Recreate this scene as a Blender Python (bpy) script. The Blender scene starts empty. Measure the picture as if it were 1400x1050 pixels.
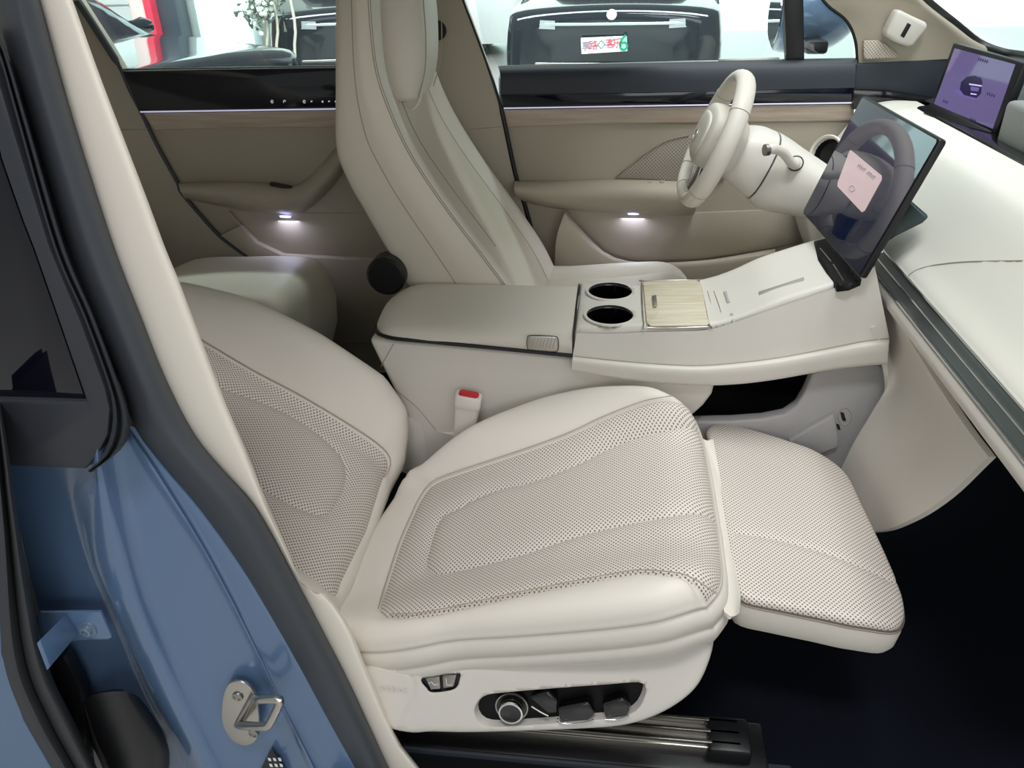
import bpy, bmesh, math, random
import numpy as np
from mathutils import Vector, Matrix
from mathutils.geometry import delaunay_2d_cdt
random.seed(4)
S = bpy.context.scene
COL = S.collection

# ------------------------------------------------------------------ camera
F = 1060.0
CAM = np.array([0.35, -1.55, 1.50])
def _cam():
    k = lambda p: np.array([(p[0]-700)/F, (p[1]-525)/F, 1.0])
    Y = k((845, -70)); Y /= np.linalg.norm(Y)
    n = np.cross(Y, np.array([1, -0.028, 0.])); n /= np.linalg.norm(n)
    if n[1] > 0: n = -n
    return np.stack([np.cross(Y, n), Y, n], 1)
RC = _cam()
def ray(p):
    return RC.T @ np.array([(p[0]-700)/F, (p[1]-525)/F, 1.0])
def at(p, X=None, Y=None, Z=None):
    d = ray(p)
    if X is not None: t = (X-CAM[0])/d[0]
    elif Y is not None: t = (Y-CAM[1])/d[1]
    else: t = (Z-CAM[2])/d[2]
    return CAM + t*d
def onplane(p, o, n):
    d = ray(p); t = np.dot(np.array(o)-CAM, n)/np.dot(d, n)
    return CAM + t*d
cam = bpy.data.cameras.new('camera'); camo = bpy.data.objects.new('camera', cam); COL.objects.link(camo)
cam.sensor_fit = 'HORIZONTAL'; cam.sensor_width = 36; cam.lens = 36*F/1400; cam.clip_start = .02; cam.clip_end = 200
r, d, c = RC.T[:, 0], RC.T[:, 1], RC.T[:, 2]
mw = Matrix(((r[0], -d[0], -c[0], CAM[0]), (r[1], -d[1], -c[1], CAM[1]), (r[2], -d[2], -c[2], CAM[2]), (0, 0, 0, 1)))
camo.matrix_world = mw
S.camera = camo
vs = S.view_settings
vs.view_transform = 'Standard'; vs.look = 'None'; vs.gamma = 1; vs.use_curve_mapping = False; vs.exposure = 0.0

# ------------------------------------------------------------------ materials
def lin(c):
    c = [x/255 for x in c]
    return tuple(x/12.92 if x <= .04045 else ((x+.055)/1.055)**2.4 for x in c) + (1,)
def mat(name, col, rough=.5, metal=0, bump=None, coat=0, spec=.5, emit=None, es=0, alpha=1):
    m = bpy.data.materials.new(name); m.use_nodes = True
    nt = m.node_tree; b = nt.nodes['Principled BSDF']
    b.inputs['Base Color'].default_value = lin(col); b.inputs['Roughness'].default_value = rough
    b.inputs['Metallic'].default_value = metal; b.inputs['Coat Weight'].default_value = coat
    b.inputs['Specular IOR Level'].default_value = spec
    if emit: b.inputs['Emission Color'].default_value = lin(emit); b.inputs['Emission Strength'].default_value = es
    if bump:
        sc, st = bump
        tc = nt.nodes.new('ShaderNodeTexCoord'); nz = nt.nodes.new('ShaderNodeTexNoise'); bp = nt.nodes.new('ShaderNodeBump')
        nz.inputs['Scale'].default_value = sc; nz.inputs['Detail'].default_value = 3
        bp.inputs['Strength'].default_value = st; bp.inputs['Distance'].default_value = .002
        nt.links.new(tc.outputs['Object'], nz.inputs['Vector']); nt.links.new(nz.outputs['Fac'], bp.inputs['Height'])
        nt.links.new(bp.outputs['Normal'], b.inputs['Normal'])
    return m
def perforated(name, col, hole, pitch=.0056, rad=.30, obj=False):
    m = mat(name, col, .55); nt = m.node_tree; b = nt.nodes['Principled BSDF']
    uv = nt.nodes.new('ShaderNodeUVMap'); mp = nt.nodes.new('ShaderNodeMapping'); vo = nt.nodes.new('ShaderNodeTexVoronoi')
    vo.voronoi_dimensions = '2D'; vo.inputs['Randomness'].default_value = 0; vo.inputs['Scale'].default_value = 1/pitch
    mp.inputs['Rotation'].default_value = (0, 0, math.radians(45))
    rp = nt.nodes.new('ShaderNodeValToRGB')
    rp.color_ramp.elements[0].position = rad-.07; rp.color_ramp.elements[0].color = lin(hole)
    rp.color_ramp.elements[1].position = rad+.07; rp.color_ramp.elements[1].color = lin(col)
    bp = nt.nodes.new('ShaderNodeBump'); bp.inputs['Strength'].default_value = .5; bp.inputs['Distance'].default_value = .001
    if obj:
        tc = nt.nodes.new('ShaderNodeTexCoord'); se = nt.nodes.new('ShaderNodeSeparateXYZ'); co_ = nt.nodes.new('ShaderNodeCombineXYZ')
        nt.links.new(tc.outputs['Object'], se.inputs[0]); nt.links.new(se.outputs['X'], co_.inputs['X']); nt.links.new(se.outputs['Z'], co_.inputs['Y']); nt.links.new(co_.outputs[0], mp.inputs['Vector'])
    else: nt.links.new(uv.outputs['UV'], mp.inputs['Vector'])
    nt.links.new(mp.outputs['Vector'], vo.inputs['Vector'])
    nt.links.new(vo.outputs['Distance'], rp.inputs['Fac']); nt.links.new(rp.outputs['Color'], b.inputs['Base Color'])
    nt.links.new(vo.outputs['Distance'], bp.inputs['Height']); nt.links.new(bp.outputs['Normal'], b.inputs['Normal'])
    return m
def wood(name, c1, c2, axis_scale):
    m = mat(name, c1, .45); nt = m.node_tree; b = nt.nodes['Principled BSDF']
    tc = nt.nodes.new('ShaderNodeTexCoord'); mp = nt.nodes.new('ShaderNodeMapping'); nz = nt.nodes.new('ShaderNodeTexNoise')
    rp = nt.nodes.new('ShaderNodeValToRGB'); mp.inputs['Scale'].default_value = axis_scale
    nz.inputs['Scale'].default_value = 1; nz.inputs['Detail'].default_value = 5; nz.inputs['Roughness'].default_value = .65
    rp.color_ramp.elements[0].position = .35; rp.color_ramp.elements[0].color = lin(c2)
    rp.color_ramp.elements[1].position = .65; rp.color_ramp.elements[1].color = lin(c1)
    nt.links.new(tc.outputs['Object'], mp.inputs['Vector']); nt.links.new(mp.outputs['Vector'], nz.inputs['Vector'])
    nt.links.new(nz.outputs['Fac'], rp.inputs['Fac']); nt.links.new(rp.outputs['Color'], b.inputs['Base Color'])
    return m
def glass(name, tint=(1, 1, 1), refl=.08):
    m = bpy.data.materials.new(name); m.use_nodes = True; nt = m.node_tree; nt.nodes.clear()
    o = nt.nodes.new('ShaderNodeOutputMaterial'); t = nt.nodes.new('ShaderNodeBsdfTransparent'); g = nt.nodes.new('ShaderNodeBsdfGlossy')
    mx = nt.nodes.new('ShaderNodeMixShader'); t.inputs['Color'].default_value = tint+(1,); g.inputs['Roughness'].default_value = .01
    mx.inputs['Fac'].default_value = refl
    nt.links.new(t.outputs[0], mx.inputs[1]); nt.links.new(g.outputs[0], mx.inputs[2]); nt.links.new(mx.outputs[0], o.inputs['Surface'])
    return m
LE = (222, 216, 206)
M = dict(
 leather=mat('cream_leather', LE, .5, bump=(700, .12)),
 leather2=mat('cream_soft_leather', (221, 214, 199), .5, bump=(700, .12)),
 dash=mat('lit_dash_leather', (238, 236, 226), .5, bump=(700, .12)),  # cream lightened so the pad looks lit through the windscreen
 trim=mat('lit_pillar_fabric', (238, 231, 218), .7, bump=(900, .2)),  # cream lightened to make up for weak light on the pillar
 seam=mat('stitching_thread', (168, 156, 140), .8),
 perf=perforated('perforated_leather', (220, 212, 204), (116, 105, 96), .0055, .29),
 perf2=perforated('fine_perforated_leather', (222, 215, 200), (172, 162, 146), .0045, .24),
 plastic=mat('cream_plastic', (221, 216, 208), .42, bump=(500, .06)),
 greyplastic=mat('pale_grey_plastic', (176, 174, 174), .45),
 doorleather=mat('shaded_cream_leather', (174, 165, 149), .55, bump=(500, .1)),  # cream leather darkened in colour to look shaded
 doorwood=wood('oak_veneer', (200, 184, 168), (178, 160, 144), (6, 40, 90)),
 palewood=wood('pale_ash_veneer', (222, 214, 194), (196, 184, 158), (8, 160, 8)),
 darksoft=mat('dark_navy_soft_trim', (42, 48, 58), .55, bump=(600, .1)),
 navy=mat('navy_gloss_trim', (8, 12, 30), .1, coat=.2),
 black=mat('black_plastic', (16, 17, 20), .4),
 blackgloss=mat('piano_black', (8, 8, 11), .15, coat=.5),
 rubber=mat('black_rubber_seal', (64, 68, 74), .5, bump=(900, .15)),
 rubber2=mat('weatherstrip_rubber', (58, 60, 64), .6, bump=(900, .3)),
 carpet=mat('navy_carpet', (20, 24, 34), .95, bump=(900, .6), spec=.1),
 chrome=mat('bright_chrome', (225, 228, 230), .15, 1),
 satin=mat('satin_silver', (200, 196, 188), .28, 1),
 steel=mat('brushed_steel', (172, 168, 162), .32, 1),
 blue=mat('light_blue_paint', (97, 124, 160), .25, .15, coat=.6),
 red=mat('red_button', (200, 28, 40), .4),
 white=mat('white_paint', (240, 244, 244), .3, coat=.4),
 carblack=mat('black_car_paint', (22, 30, 38), .12, .2, coat=.8),
 screenblack=mat('black_screen_glass', (6, 9, 18), .04, coat=.3),
 glow=mat('courtesy_lamp_glow', (200, 205, 255), .4, emit=(190, 195, 255), es=2.5),
 ambient=mat('ambient_light_strip', (225, 225, 245), .3, emit=(205, 208, 240), es=.55),
 glass=glass('clear_glass', (.93, .98, .97), .05),
 tint=mat('tinted_glass', (14, 14, 26), .06, coat=.3),
)

# ------------------------------------------------------------------ helpers
def cr(pts, n, closed=False):
    P = np.array(pts, float); m = len(P)
    if m == 2 and not closed:
        t = np.linspace(0, 1, n)[:, None]; return P[0]*(1-t)+P[1]*t
    if closed: Q = np.vstack([P[-1], P, P[0], P[1]]); segs = m
    else: Q = np.vstack([2*P[0]-P[1], P, 2*P[-1]-P[-2]]); segs = m-1
    t = np.linspace(0, segs, n, endpoint=not closed); i = np.minimum(t.astype(int), segs-1); f = (t-i)[:, None]
    a, b, c_, d_ = Q[i], Q[i+1], Q[i+2], Q[i+3]
    return .5*(2*b+(c_-a)*f+(2*a-5*b+4*c_-d_)*f*f+(3*b-a-3*c_+d_)*f**3)
def resample(pts, n, closed=False):
    """points evenly spaced along a smooth curve"""
    P = cr(pts, max(8*len(pts), 4*n), closed)
    if closed: P = np.vstack([P, P[0]])
    s = np.concatenate([[0], np.cumsum(np.linalg.norm(np.diff(P, axis=0), axis=1))])
    q = np.linspace(0, s[-1], n+1)[:-1] if closed else np.linspace(0, s[-1], n)
    return np.stack([np.interp(q, s, P[:, k]) for k in range(P.shape[1])], 1)
def thing(name, label, cat, loc=(0, 0, 0), group=None):
    o = bpy.data.objects.new(name, None); o.empty_display_size = .05; COL.objects.link(o)
    o.location = loc; tag(o, label, cat, group); return o
def tag(o, label, cat, group=None, kind=None):
    if label: o['label'] = label
    if cat: o['category'] = cat
    if group: o['group'] = group
    if kind: o['kind'] = kind
    return o
def world_loc(o):
    v = Vector(o.location)
    while o.parent: o = o.parent; v = v if o.type != 'EMPTY' else v+o.location
    return v
def link(name, me, m, parent=None, label=None):
    o = bpy.data.objects.new(name, me); COL.objects.link(o)
    if m: me.materials.append(m)
    if parent:
        o.parent = parent
        root = parent
        while root.parent: root = root.parent
        if parent.parent is None: o.matrix_parent_inverse = Matrix.Translation(-Vector(root.location))
    if label: o['label'] = label
    return o
def finish(bm, name, m, parent, label=None, sharp=40, recalc=True):
    if recalc: bmesh.ops.recalc_face_normals(bm, faces=bm.faces)
    ca = math.radians(sharp)
    for f in bm.faces: f.smooth = True
    for e in bm.edges:
        if len(e.link_faces) == 2 and e.calc_face_angle(0) > ca: e.smooth = False
    me = bpy.data.meshes.new(name); bm.to_mesh(me); bm.free()
    return link(name, me, m, parent, label)
def grid_bm(G, cu=False, cv=False, uv=True, bm=None):
    bm = bm or bmesh.new(); nr, nc = G.shape[:2]
    lay = bm.loops.layers.uv.verify()
    V = [[bm.verts.new(G[i, j]) for j in range(nc)] for i in range(nr)]
    U = np.zeros((nr, nc)); W = np.zeros((nr, nc))
    U[1:] = np.cumsum(np.linalg.norm(np.diff(G, axis=0), axis=2).mean(1))[:, None]
    W[:, 1:] = np.cumsum(np.linalg.norm(np.diff(G, axis=1), axis=2), axis=1)
    W -= W[:, [nc//2]]
    for i in range(nr-(0 if cu else 1)):
        for j in range(nc-(0 if cv else 1)):
            a = [(i, j), (i, (j+1) % nc), ((i+1) % nr, (j+1) % nc), ((i+1) % nr, j)]
            vv = [V[x][y] for x, y in a]
            if len({v.index if v.index >= 0 else id(v) for v in vv}) < 4: continue
            f = bm.faces.new(vv)
            for l, (x, y) in zip(f.loops, a): l[lay].uv = (U[x, y], W[x, y])
    return bm, V
def up(G, ku, kv, cu=False, cv=False):
    """Catmull-Rom upsample of a grid of control points"""
    G = np.array(G, float)
    G = np.stack([cr(G[:, j], (G.shape[0]-(0 if cu else 1))*ku+(0 if cu else 1), cu) for j in range(G.shape[1])], 1)
    G = np.stack([cr(G[i], (G.shape[1]-(0 if cv else 1))*kv+(0 if cv else 1), cv) for i in range(G.shape[0])], 0)
    return G
def surf(name, G, m, parent=None, ku=4, kv=4, cu=False, cv=False, caps=False, thick=0, label=None, sharp=60):
    G = up(G, ku, kv, cu, cv); bm, V = grid_bm(G, cu, cv)
    if caps:
        for row in (V[0], V[-1]):
            try: bm.faces.new(row)
            except Exception: pass
    if thick:
        bmesh.ops.recalc_face_normals(bm, faces=bm.faces)
        bmesh.ops.solidify(bm, geom=bm.faces[:], thickness=thick)
    return finish(bm, name, m, parent, label, sharp)
def ribbon(cols, n=24, axis=1):
    """cols: [(pixel polyline, depth Y or list of Y per pixel), ...]  -> grid rows x cols of world points"""
    out = []
    for poly, Y in cols:
        P = resample(poly, n)
        Yv = np.full(n, Y) if np.isscalar(Y) else np.interp(np.linspace(0, 1, n), np.linspace(0, 1, len(Y)), Y)
        out.append([at(p, Y=y) for p, y in zip(P, Yv)])
    return np.array(out).transpose(1, 0, 2)
def tube_bm(pts, rad, n=8, closed=False, bm=None, caps=True, flat=None):
    P = np.array(pts, float); m = len(P); bm = bm or bmesh.new()
    R = np.full(m, rad) if np.isscalar(rad) else np.array(rad)
    T = np.gradient(P, axis=0) if not closed else np.roll(P, -1, 0)-np.roll(P, 1, 0)
    T /= np.linalg.norm(T, axis=1)[:, None]+1e-12
    u = np.cross(T[0], (0, 0, 1.)); u = u if np.linalg.norm(u) > .1 else np.cross(T[0], (1., 0, 0)); G = np.zeros((m, n, 3))
    for i in range(m):
        u = u-T[i]*np.dot(u, T[i]); u /= np.linalg.norm(u); w = np.cross(T[i], u)
        for j in range(n):
            a = 2*math.pi*j/n; G[i, j] = P[i]+R[i]*(u*math.cos(a)+w*math.sin(a))
    bm, V = grid_bm(G, closed, True, bm=bm)
    if not closed and caps: bm.faces.new(V[0]); bm.faces.new(V[-1])
    return bm
def tube(name, pts, rad, m, parent=None, smooth=0, n=8, closed=False, label=None):
    if smooth: pts = resample(pts, smooth, closed)
    return finish(tube_bm(pts, rad, n, closed), name, m, parent, label, 60)
def prism_bm(P, ext, bev=0, seg=2, bm=None, taper=None):
    """P: 3D outline, ext: extrusion vector"""
    own = bm is None; bm = bm or bmesh.new(); P = np.array(P, float); ext = np.array(ext, float); cen = P.mean(0)
    a = [bm.verts.new(p) for p in P]
    b = [bm.verts.new((cen+(p-cen)*(taper or 1))+ext) for p in P]
    fs = [bm.faces.new(a), bm.faces.new(b[::-1])]
    for i in range(len(P)):
        j = (i+1) % len(P); fs.append(bm.faces.new((a[i], b[i], b[j], a[j])))
    bmesh.ops.recalc_face_normals(bm, faces=fs)
    if bev:
        es = {e for f in fs for e in f.edges if e.calc_face_angle(0) > math.radians(45)}
        bmesh.ops.bevel(bm, geom=list(es), offset=bev, segments=seg, profile=.5, affect='EDGES', clamp_overlap=True)
    return bm
def prism(name, P, ext, m, parent=None, bev=.002, seg=2, smooth=0, label=None, taper=None):
    if smooth: P = resample(P, smooth, True)
    return finish(prism_bm(P, ext, bev, seg, taper=taper), name, m, parent, label)
def pxprism(name, px, depth, m, parent=None, X=None, Y=None, Z=None, bev=.002, smooth=0, label=None, seg=2):
    P = np.array(px, float)
    if smooth: P = resample(P, smooth, True)
    P = [at(p, X=X, Y=Y, Z=Z) for p in P]
    ext = (depth, 0, 0) if X is not None else (0, depth, 0) if Y is not None else (0, 0, depth)
    return finish(prism_bm(P, ext, bev, seg), name, m, parent, label)
def box_bm(lo, hi, bev=0, seg=2, bm=None):
    (x0, y0, z0), (x1, y1, z1) = lo, hi
    return prism_bm([(x0, y0, z0), (x1, y0, z0), (x1, y1, z0), (x0, y1, z0)], (0, 0, z1-z0), bev, seg, bm)
def box(name, lo, hi, m, parent=None, bev=.003, seg=2, label=None):
    return finish(box_bm(lo, hi, bev, seg), name, m, parent, label)
def lathe_bm(o, ax, prof, n=32, bm=None):
    """prof: [(distance along axis, radius)]"""
    o = np.array(o, float); ax = np.array(ax, float)/np.linalg.norm(ax)
    u = np.cross(ax, (0, 0, 1.)); u = u if np.linalg.norm(u) > .1 else np.cross(ax, (1., 0, 0)); u /= np.linalg.norm(u); w = np.cross(ax, u)
    G = np.array([[o+ax*h+max(r_, 1e-5)*(u*math.cos(2*math.pi*j/n)+w*math.sin(2*math.pi*j/n)) for j in range(n)] for h, r_ in prof])
    return grid_bm(G, False, True, bm=bm)[0]
def lathe(name, o, ax, prof, m, parent=None, n=32, label=None):
    return finish(lathe_bm(o, ax, prof, n), name, m, parent, label)
def text(name, s, size, loc, ux, uy, m, parent=None, ext=.0004, align='CENTER', label=None, width=None):
    cu = bpy.data.curves.new(name, 'FONT'); cu.body = s; cu.size = size; cu.extrude = ext; cu.align_x = align; cu.align_y = 'CENTER'
    tmp = bpy.data.objects.new(name, cu); COL.objects.link(tmp)
    dg = bpy.context.evaluated_depsgraph_get(); me = bpy.data.meshes.new_from_object(tmp.evaluated_get(dg))
    bpy.data.objects.remove(tmp)
    ux = Vector(ux).normalized(); uy = Vector(uy).normalized(); uz = ux.cross(uy)
    me.transform(Matrix(((ux[0], uy[0], uz[0], loc[0]), (ux[1], uy[1], uz[1], loc[1]), (ux[2], uy[2], uz[2], loc[2]), (0, 0, 0, 1))))
    me.materials.clear()
    return link(name, me, m, parent, label)

# ---- upholstered sheet: a traced outline on a plane, with crown, seams, regions and a wrapped edge
def pip(P, poly):
    x, y = P[:, 0], P[:, 1]; ins = np.zeros(len(P), bool); q = np.roll(poly, -1, 0)
    for (x1, y1), (x2, y2) in zip(poly, q):
        if y1 == y2: continue
        c_ = ((y1 > y) != (y2 > y)) & (x < (x2-x1)*(y-y1)/(y2-y1)+x1); ins ^= c_
    return ins
def dist(P, poly, closed):
    A = poly; B = np.roll(poly, -1, 0)
    if not closed: A, B = A[:-1], B[:-1]
    out = np.full(len(P), 1e9)
    for a, b in zip(A, B):
        ab = b-a; t = np.clip(((P-a)@ab)/(ab@ab+1e-15), 0, 1); out = np.minimum(out, np.linalg.norm(P-a-t[:, None]*ab, axis=1))
    return out
class Frame:
    def __init__(s, o, ux, uy, h=None):
        s.o = np.array(o, float); s.ux = np.array(ux, float)/np.linalg.norm(ux); s.uy = np.array(uy, float)/np.linalg.norm(uy)
        s.n = np.cross(s.ux, s.uy); s.h = h or (lambda u, v: np.zeros_like(u))
    def hit(s, p, off=0.):
        """first point where the view ray meets the surface"""
        d = ray(p); k = np.dot(d, s.n); t0 = np.dot(s.o-CAM, s.n)/k; dt = .16/abs(k)
        T_ = np.linspace(max(t0-dt, .05), t0+dt*.8, 90)
        def g(t):
            w = CAM+np.outer(t, d)-s.o; return w@s.n-s.h(w@s.ux, w@s.uy)-off
        G_ = g(T_); idx = np.where(np.sign(G_[:-1]) != np.sign(G_[1:]))[0]
        if len(idx):
            a, b = T_[idx[0]], T_[idx[0]+1]
            for _ in range(24):
                m = (a+b)/2
                if np.sign(g(np.array([m]))[0]) == np.sign(g(np.array([a]))[0]): a = m
                else: b = m
            t0 = a
        w = CAM+t0*d-s.o; return (w@s.ux, w@s.uy)
    def uv(s, px, n=None, closed=False, raw=False):
        P = np.array(px, float)
        if n: P = resample(P, n, closed)
        out = [s.hit(p) for p in P]
        return np.array(out)
    def w(s, u, v, h): return s.o+np.outer(u, s.ux)+np.outer(v, s.uy)+np.outer(h, s.n)
def sheet(fr, outline, base, regions=(), seams=(), holes=(), fillet=.03, skirt=((.03, .0),), step=.009, groove=(.004, .004, .005, .018), parent=None):
    """base / regions: (name, material[, polygon]); later regions win.  Returns dict of objects"""
    pts = []; edges = []
    def addpoly(P, closed):
        i0 = len(pts); pts.extend(map(tuple, P)); k = len(P)
        edges.extend((i0+i, i0+(i+1) % k) for i in range(k if closed else k-1))
    addpoly(outline, True)
    for h_ in holes: addpoly(h_, True)
    for rg in regions: addpoly(rg[2], True)
    for s_ in seams: addpoly(s_, False)
    lines = [(rg[2], True) for rg in regions]+[(s_, False) for s_ in seams]
    nrm = np.roll(outline, -1, 0)-np.roll(outline, 1, 0); nrm = np.stack([-nrm[:, 1], nrm[:, 0]], 1); nrm /= np.linalg.norm(nrm, axis=1)[:, None]+1e-12
    area = .5*np.sum(outline[:, 0]*np.roll(outline[:, 1], -1)-np.roll(outline[:, 0], -1)*outline[:, 1])
    if area < 0: nrm = -nrm          # inward normals
    extra = []
    if fillet:
        for a in (15, 30, 45, 60, 78): extra.append(outline+nrm*fillet*(1-math.cos(math.radians(a))))
    for P, cl in lines:
        t = np.gradient(P, axis=0); q = np.stack([-t[:, 1], t[:, 0]], 1); q /= np.linalg.norm(q, axis=1)[:, None]+1e-12
        for o_ in (-.011, -.0045, .0045, .011): extra.append(P+q*o_)
    lo, hi = outline.min(0), outline.max(0)
    gx, gy = np.meshgrid(np.arange(lo[0], hi[0], step), np.arange(lo[1], hi[1], step*.87))
    gx = gx+(np.arange(gx.shape[0]) % 2)[:, None]*step/2
    E_ = np.vstack(extra) if extra else np.zeros((0, 2)); Gp = np.stack([gx.ravel(), gy.ravel()], 1)
    dl = np.full(len(Gp), 1e9)
    for P, cl in lines: dl = np.minimum(dl, dist(Gp, P, cl))
    do = dist(Gp, outline, True); Gp = Gp[(dl > .013) & (do > max(fillet, .004))]
    A = np.vstack([E_, Gp]); dd = dist(A, outline, True); A = A[pip(A, outline) & (dd > .0006)]
    if len(lines):
        dl = np.full(len(A), 1e9)
        for P, cl in lines: dl = np.minimum(dl, dist(A, P, cl))
        A = A[dl > .002]
    pts.extend(map(tuple, A))
    res = delaunay_2d_cdt([Vector(p) for p in pts], edges, [], 0, 1e-5)
    V = np.array([tuple(v) for v in res[0]]); T = np.array([f for f in res[2] if len(f) == 3])
    cen = V[T].mean(1); keep = pip(cen, outline)
    for h_ in holes: keep &= ~pip(cen, h_)
    T = T[keep]; cen = cen[keep]
    reg = np.zeros(len(T), int)
    for k, rg in enumerate(regions): reg[pip(cen, rg[2])] = k+1
    H = fr.h(V[:, 0], V[:, 1]); D = dist(V, outline, True)
    if fillet:
        q = np.clip(fillet-D, 0, fillet); H = H-(fillet-np.sqrt(np.maximum(fillet**2-q**2, 0)))
    if lines:
        dl = np.full(len(V), 1e9)
        for P, cl in lines: dl = np.minimum(dl, dist(V, P, cl))
        H = H-groove[0]*np.exp(-(dl/groove[1])**2)-groove[2]*np.exp(-(dl/groove[3])**2)
    W = fr.w(V[:, 0], V[:, 1], H)
    UVV = V.copy()
    if fillet:
        near_ = np.argmin(((V[:, None, :]-outline[None])**2).sum(2), 1); UVV = V-nrm[near_]*(fillet*np.arcsin(np.clip(q/fillet, 0, 1))-q)[:, None]
    ed = {}
    for t in T:
        for a, b in ((t[0], t[1]), (t[1], t[2]), (t[2], t[0])): ed[(a, b)] = 1
    bnd = [(a, b) for a, b in ed if (b, a) not in ed]
    on = {}
    for a, b in bnd:
        e = V[b]-V[a]; q = np.array([e[1], -e[0]]); q /= np.linalg.norm(q)+1e-12
        for k in (a, b): on[k] = on.get(k, 0)+q
    objs = {}
    allr = [(base[0], base[1])]+[(rg[0], rg[1]) for rg in regions]
    parts = {}
    for k, (nm, mt) in enumerate(allr):
        bm = bmesh.new(); lay = bm.loops.layers.uv.verify(); vm = {}
        def vv(i):
            if i not in vm: vm[i] = bm.verts.new(W[i])
            return vm[i]
        for t in T[reg == k]:
            try: f = bm.faces.new([vv(i) for i in t])
            except ValueError: continue
            for l, i in zip(f.loops, t): l[lay].uv = UVV[i]
        if k == 0 and skirt:
            prev = {i: None for i in on}
            rings = [{i: vv(i) for i in on}]
            for dz, os_ in skirt:
                rg_ = {}
                for i in on:
                    q = on[i]/(np.linalg.norm(on[i])+1e-12); p = V[i]+q*os_
                    rg_[i] = bm.verts.new(fr.w(np.array([p[0]]), np.array([p[1]]), np.array([H[i]-dz]))[0])
                rings.append(rg_)
            for r0, r1 in zip(rings, rings[1:]):
                for a, b in bnd:
                    try: bm.faces.new((r0[b], r0[a], r1[a], r1[b]))
                    except ValueError: pass
        objs[nm] = finish(bm, nm, mt, parent, sharp=75, recalc=False)
    return objs
def seamtube(fr, poly, r_, lift=.001):
    H = fr.h(poly[:, 0], poly[:, 1]); return fr.w(poly[:, 0], poly[:, 1], H+lift)
def disc2(c, r_, n=40, ry=None): return np.array([(c[0]+r_*math.cos(2*math.pi*i/n), c[1]+(ry or r_)*math.sin(2*math.pi*i/n)) for i in range(n)])
def sstep(a, b, x): t = np.clip((x-a)/(b-a), 0, 1); return t*t*(3-2*t)

def seams_(parent, curves, r_=.0011, lab='darker stitched seam line', mt=None):
    for P in curves: finish(tube_bm(P, r_, 6), 'stitching', mt or M['seam'], parent, lab)

# ================================================================== FRONT PASSENGER SEAT
def R(a): return math.radians(a)
def uvoff(fr, px, off):
    return np.array([fr.hit(p, o_) for p, o_ in zip(px, off)])
seat = thing('front_passenger_seat', 'cream leather front passenger seat with raised leg rest, reclined beside the open doorway', 'car seat', (.15, -.43, .24))
def h_cush(u, v):
    a = np.abs(v)
    return np.where(v > 0, .064, .030)*sstep(.12, .245, a)-.010*sstep(.10, -.06, u)-.03*sstep(.47, .60, u)
cf = Frame((0, -.43, .548), (math.cos(R(15.5)), 0, math.sin(R(15.5))), (0, math.cos(R(3.5)), math.sin(R(3.5))), h_cush)
near = [(448, 872), (485, 884), (520, 887), (565, 882), (620, 872), (700, 868), (780, 863), (860, 856), (920, 845), (965, 828)]
front = [(985, 790), (982, 740), (974, 690), (962, 625), (952, 585)]
far = [(938, 556), (905, 536), (862, 528), (800, 531), (735, 545), (665, 570), (610, 602), (575, 632)]
rear = [(545, 655), (505, 730), (470, 800)]
ol = np.vstack([uvoff(cf, near, [-.035]*len(near)), uvoff(cf, front, [-.012]*5), uvoff(cf, far, [-.005]*8)+np.array([0, .012]), uvoff(cf, rear, [-.02]*3)])
ol = resample(ol, 150, True)
ins = [(520, 832), (528, 800), (545, 745), (562, 703), (574, 678), (590, 659), (625, 645), (700, 621), (769, 597), (827, 571), (879, 552), (920, 545), (960, 540), (1010, 560), (1040, 690), (1030, 830), (985, 818), (947, 794), (918, 787), (879, 784), (851, 787), (800, 796), (714, 812), (618, 832), (577, 839), (535, 840)]
ctr = [(583, 768), (591, 728), (603, 703), (625, 692), (646, 680), (680, 667), (724, 657), (783, 635), (851, 604), (925, 585), (985, 574), (1015, 640), (1010, 690), (920, 705), (834, 721), (769, 738), (707, 758), (632, 776), (597, 781)]
ic = cf.uv(ins, 150, True); cc = cf.uv(ctr, 130, True)
rearseam = cf.uv([(545, 640), (583, 662)], 12)
o = sheet(cf, ol, ('seat_cushion', M['leather']), [('perforated_insert', M['perf'], ic), ('center_insert', M['perf'], cc)], [rearseam], fillet=.036,
      skirt=((.004, .002), (.008, -.002), (.012, .003), (.030, .006), (.046, .004), (.050, 0), (.054, .004), (.075, .002), (.10, -.012)), parent=seat)
for k in ('perforated_insert', 'center_insert'): o[k].parent = o['seat_cushion']; o[k].matrix_parent_inverse = Matrix.Identity(4)
seams_(o['seat_cushion'], [seamtube(cf, cf.uv(ins[:12], 70), .0012), seamtube(cf, cf.uv(ins[16:], 60), .0012)])
# backrest
def h_back(u, v):
    a = np.abs(v+.0)
    A_ = np.interp(u, [-.05, .0, .06, .14, .3, .45, .6, .75], [.03, .05, .095, .125, .125, .11, .075, .04])
    return np.where(v < 0, 1.0, .35)*A_*sstep(.155, .25, a)-.02*sstep(.08, -.02, u)
bf = Frame((-.062, -.43, .542), (-math.cos(R(38)), 0, math.sin(R(38))), (0, -math.cos(R(3)), -math.sin(R(3))), h_back)
half_ = [(-.01, -.18), (.0, -.225), (.04, -.262), (.12, -.278), (.25, -.279), (.38, -.270), (.50, -.252), (.60, -.228), (.68, -.185), (.71, -.10)]
ob = half_+[(u_, -v_) for u_, v_ in reversed(half_)]
ob = resample(ob, 150, True)
bi = [(255, 462), (283, 477), (345, 512), (420, 550), (500, 597), (532, 622), (536, 640), (528, 655)]
bi2 = [(445, 838), (455, 815), (480, 765), (505, 705)]
b1 = bf.uv(bi, 40); 
b1v = b1.copy(); b1v[:, 1] *= -1
mn = min(b1[-1, 0], .03)
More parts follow.
